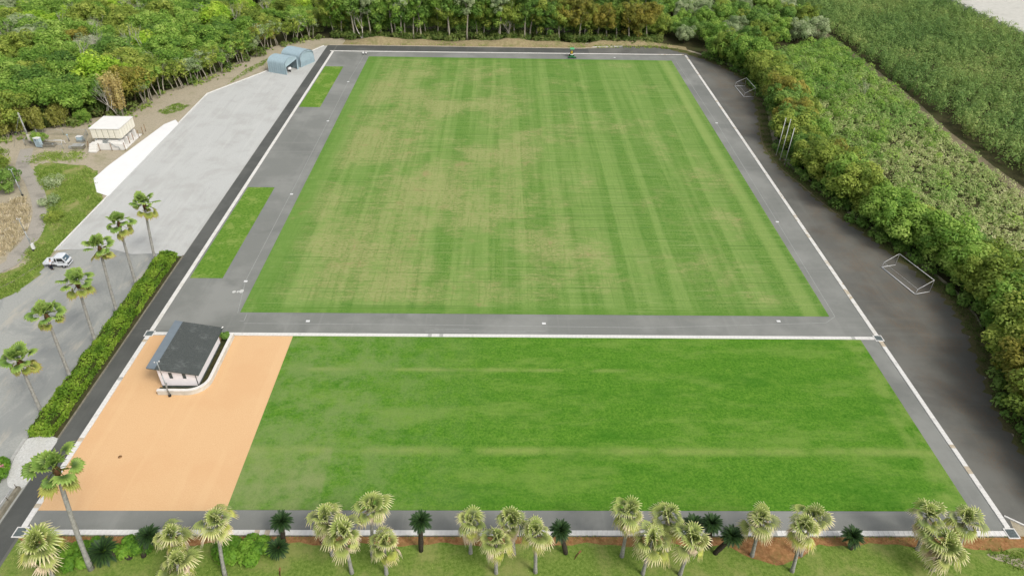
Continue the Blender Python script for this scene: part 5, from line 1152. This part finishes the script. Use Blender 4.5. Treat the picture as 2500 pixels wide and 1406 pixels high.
bed = tp('cargo_bed', M['paint'], lambda b: [b.box((-1.0, 0, .66), (1.66, 1.44, .06))])
for s in (-1, 1): tp('side_gate', M['paint'], lambda b: b.box((-1.0, s * .72, .82), (1.66, .035, .29)), bed)
tp('tail_gate', M['paint'], lambda b: b.box((-1.81, 0, .82), (.035, 1.4, .29)), bed); tp('chassis', M['dark'], lambda b: b.box((-.1, 0, .42), (3.2, .9, .2)))
tp('guard_frame', M['paint'], lambda b: b.tube([(-.2, -.68, .7), (-.2, -.68, 1.75), (-.2, .68, 1.75), (-.2, .68, .7)], .03, 5))
tp('toolbox', M['dark'], lambda b: [b.box((-.45, -.3, .79), (.3, .35, .2))])
M['skin'] = plain('skin', col(206, 160, 130), .6, .3); M['shirt'] = plain('white_shirt', col(238, 240, 246), .8, .2); M['trouser'] = plain('dark_trousers', col(44, 48, 64), .85, .2); M['hair'] = plain('dark_hair', col(36, 32, 30), .7, .3)
def skin(name, V, E_, rad, root, mat, parent, lv=2):
    me = bpy.data.meshes.new(name); me.from_pydata(V, E_, []); me.update(); o = link(name, me, parent, mat)
    bm = bmesh.new(); bm.from_mesh(me); bm.verts.layers.skin.verify(); bm.to_mesh(me); bm.free()
    for i, r_ in enumerate(rad): d_ = me.skin_vertices[0].data[i]; d_.radius = (r_, r_) if not isinstance(r_, tuple) else r_; d_.use_root = i == root
    sk = o.modifiers.new('skin', 'SKIN'); sk.use_smooth_shade = True; o.modifiers.new('sub', 'SUBSURF').levels = lv; o.modifiers['sub'].render_levels = lv; return o
ps = empty('person', (-65.55, 83.02, -.022), R(0), 'person in white shirt and dark trousers leaning over the truck bed', 'person')
BV = [(0, 0, .9), (0, .14, 1.15), (0, .27, 1.36), (0, .34, 1.46), (0, .38, 1.55), (0, .42, 1.64)]; BE = [(0, 1), (1, 2), (2, 3), (3, 4), (4, 5)]; BR = [.13, .13, .12, .055, .095, .08]
for s in (-1, 1):
    k = len(BV); BV += [(s * .1, 0, .84), (s * .12, .04, .47), (s * .12, -.03, .09), (s * .13, .12, .04)]; BE += [(0, k), (k, k + 1), (k + 1, k + 2), (k + 2, k + 3)]; BR += [.09, .065, .045, .035]
    k = len(BV); BV += [(s * .19, .25, 1.32), (s * .24, .40, 1.10), (s * .17, .60, 1.06), (s * .165, .67, 1.05)]; BE += [(2, k), (k, k + 1), (k + 1, k + 2), (k + 2, k + 3)]; BR += [.06, .045, .032, .034]
    for f_, (dx, L_) in enumerate(((-.03, .075), (-.01, .085), (.01, .08), (.03, .065))): q = len(BV); BV += [(s * .165 + dx, .71 + L_ * .4, 1.045), (s * .165 + dx, .71 + L_, 1.02)]; BE += [(k + 3, q), (q, q + 1)]; BR += [.009, .008]
    q = len(BV); BV += [(s * (.165 - .05), .68, 1.04), (s * (.165 - .06), .72, 1.03)]; BE += [(k + 3, q), (q, q + 1)]; BR += [.011, .009]
q = len(BV); BV += [(0, .52, 1.57)]; BE += [(4, q)]; BR += [.018]
skin('body', BV, BE, BR, 0, M['skin'], ps)
skin('shirt', [(0, -.01, .88), (0, .13, 1.12), (0, .26, 1.36), (-.19, .25, 1.33), (-.23, .36, 1.16), (.19, .25, 1.33), (.23, .36, 1.16)], [(0, 1), (1, 2), (2, 3), (3, 4), (2, 5), (5, 6)], [.165, .165, .14, .085, .07, .085, .07], 0, M['shirt'], ps)
skin('trousers', [(0, 0, .9), (-.1, 0, .82), (-.12, .04, .47), (-.12, -.03, .1), (.1, 0, .82), (.12, .04, .47), (.12, -.03, .1)], [(0, 1), (1, 2), (2, 3), (0, 4), (4, 5), (5, 6)], [.15, .11, .085, .065, .11, .085, .065], 0, M['trouser'], ps)
skin('hair', [(0, .36, 1.62), (0, .40, 1.68), (0, .33, 1.56)], [(0, 1), (0, 2)], [.1, .07, .08], 0, M['hair'], ps)
for s in (-1, 1): b = MB(); b.box((s * .13, .07, .015), (.1, .27, .09)); b.build('shoe', M['dark'], ps)

# ================================================================ low wall with a rail at the near left
lw = empty('low_wall', (-48.4, 40.5, 0), 0, 'low old concrete wall with a white rail at the near left corner', 'wall')
b = MB(); b.box((0, -.5, .2), (.36, 8.6, .5)); b.build('wall_body', M['oldconcrete'], lw)
for k in range(6): b = MB(); b.tube([(0, 3.6 - k * 1.5, .4), (-.05, 3.6 - k * 1.5, 1.0)], .03, 5); b.build('rail_post', M['bark'], lw)
b = MB(); b.tube([(-.05, 3.0, .98), (-.05, -4.6, .98)], .035, 6); b.build('rail', M['whitepaint'], lw)
for p, rz, lab in (((7.51, 36.89), .9, 'fallen brown palm frond on the front lawn beside the leaning cycad'), ((-16.64, 38.15), 2.4, 'fallen brown palm frond on the soil strip left of centre'), ((-19.73, 35.05), 1.9, 'fallen brown palm frond at the picture bottom left of centre')):
    thing('fallen_frond', lab, 'frond', (p[0], p[1], .01), [('stalk', M['husk'], lambda b: b.tube([(-.5, 0, .03), (0, .08, .05), (.5, 0, .03)], [.03, .06, .02], 5)), ('blade', M['rust'], lambda b: b.add([(0, .05, .05), (.5, .14, .04), (.7, 0, .06), (.5, -.08, .03)], [(0, 1, 2, 3)]))], rz)
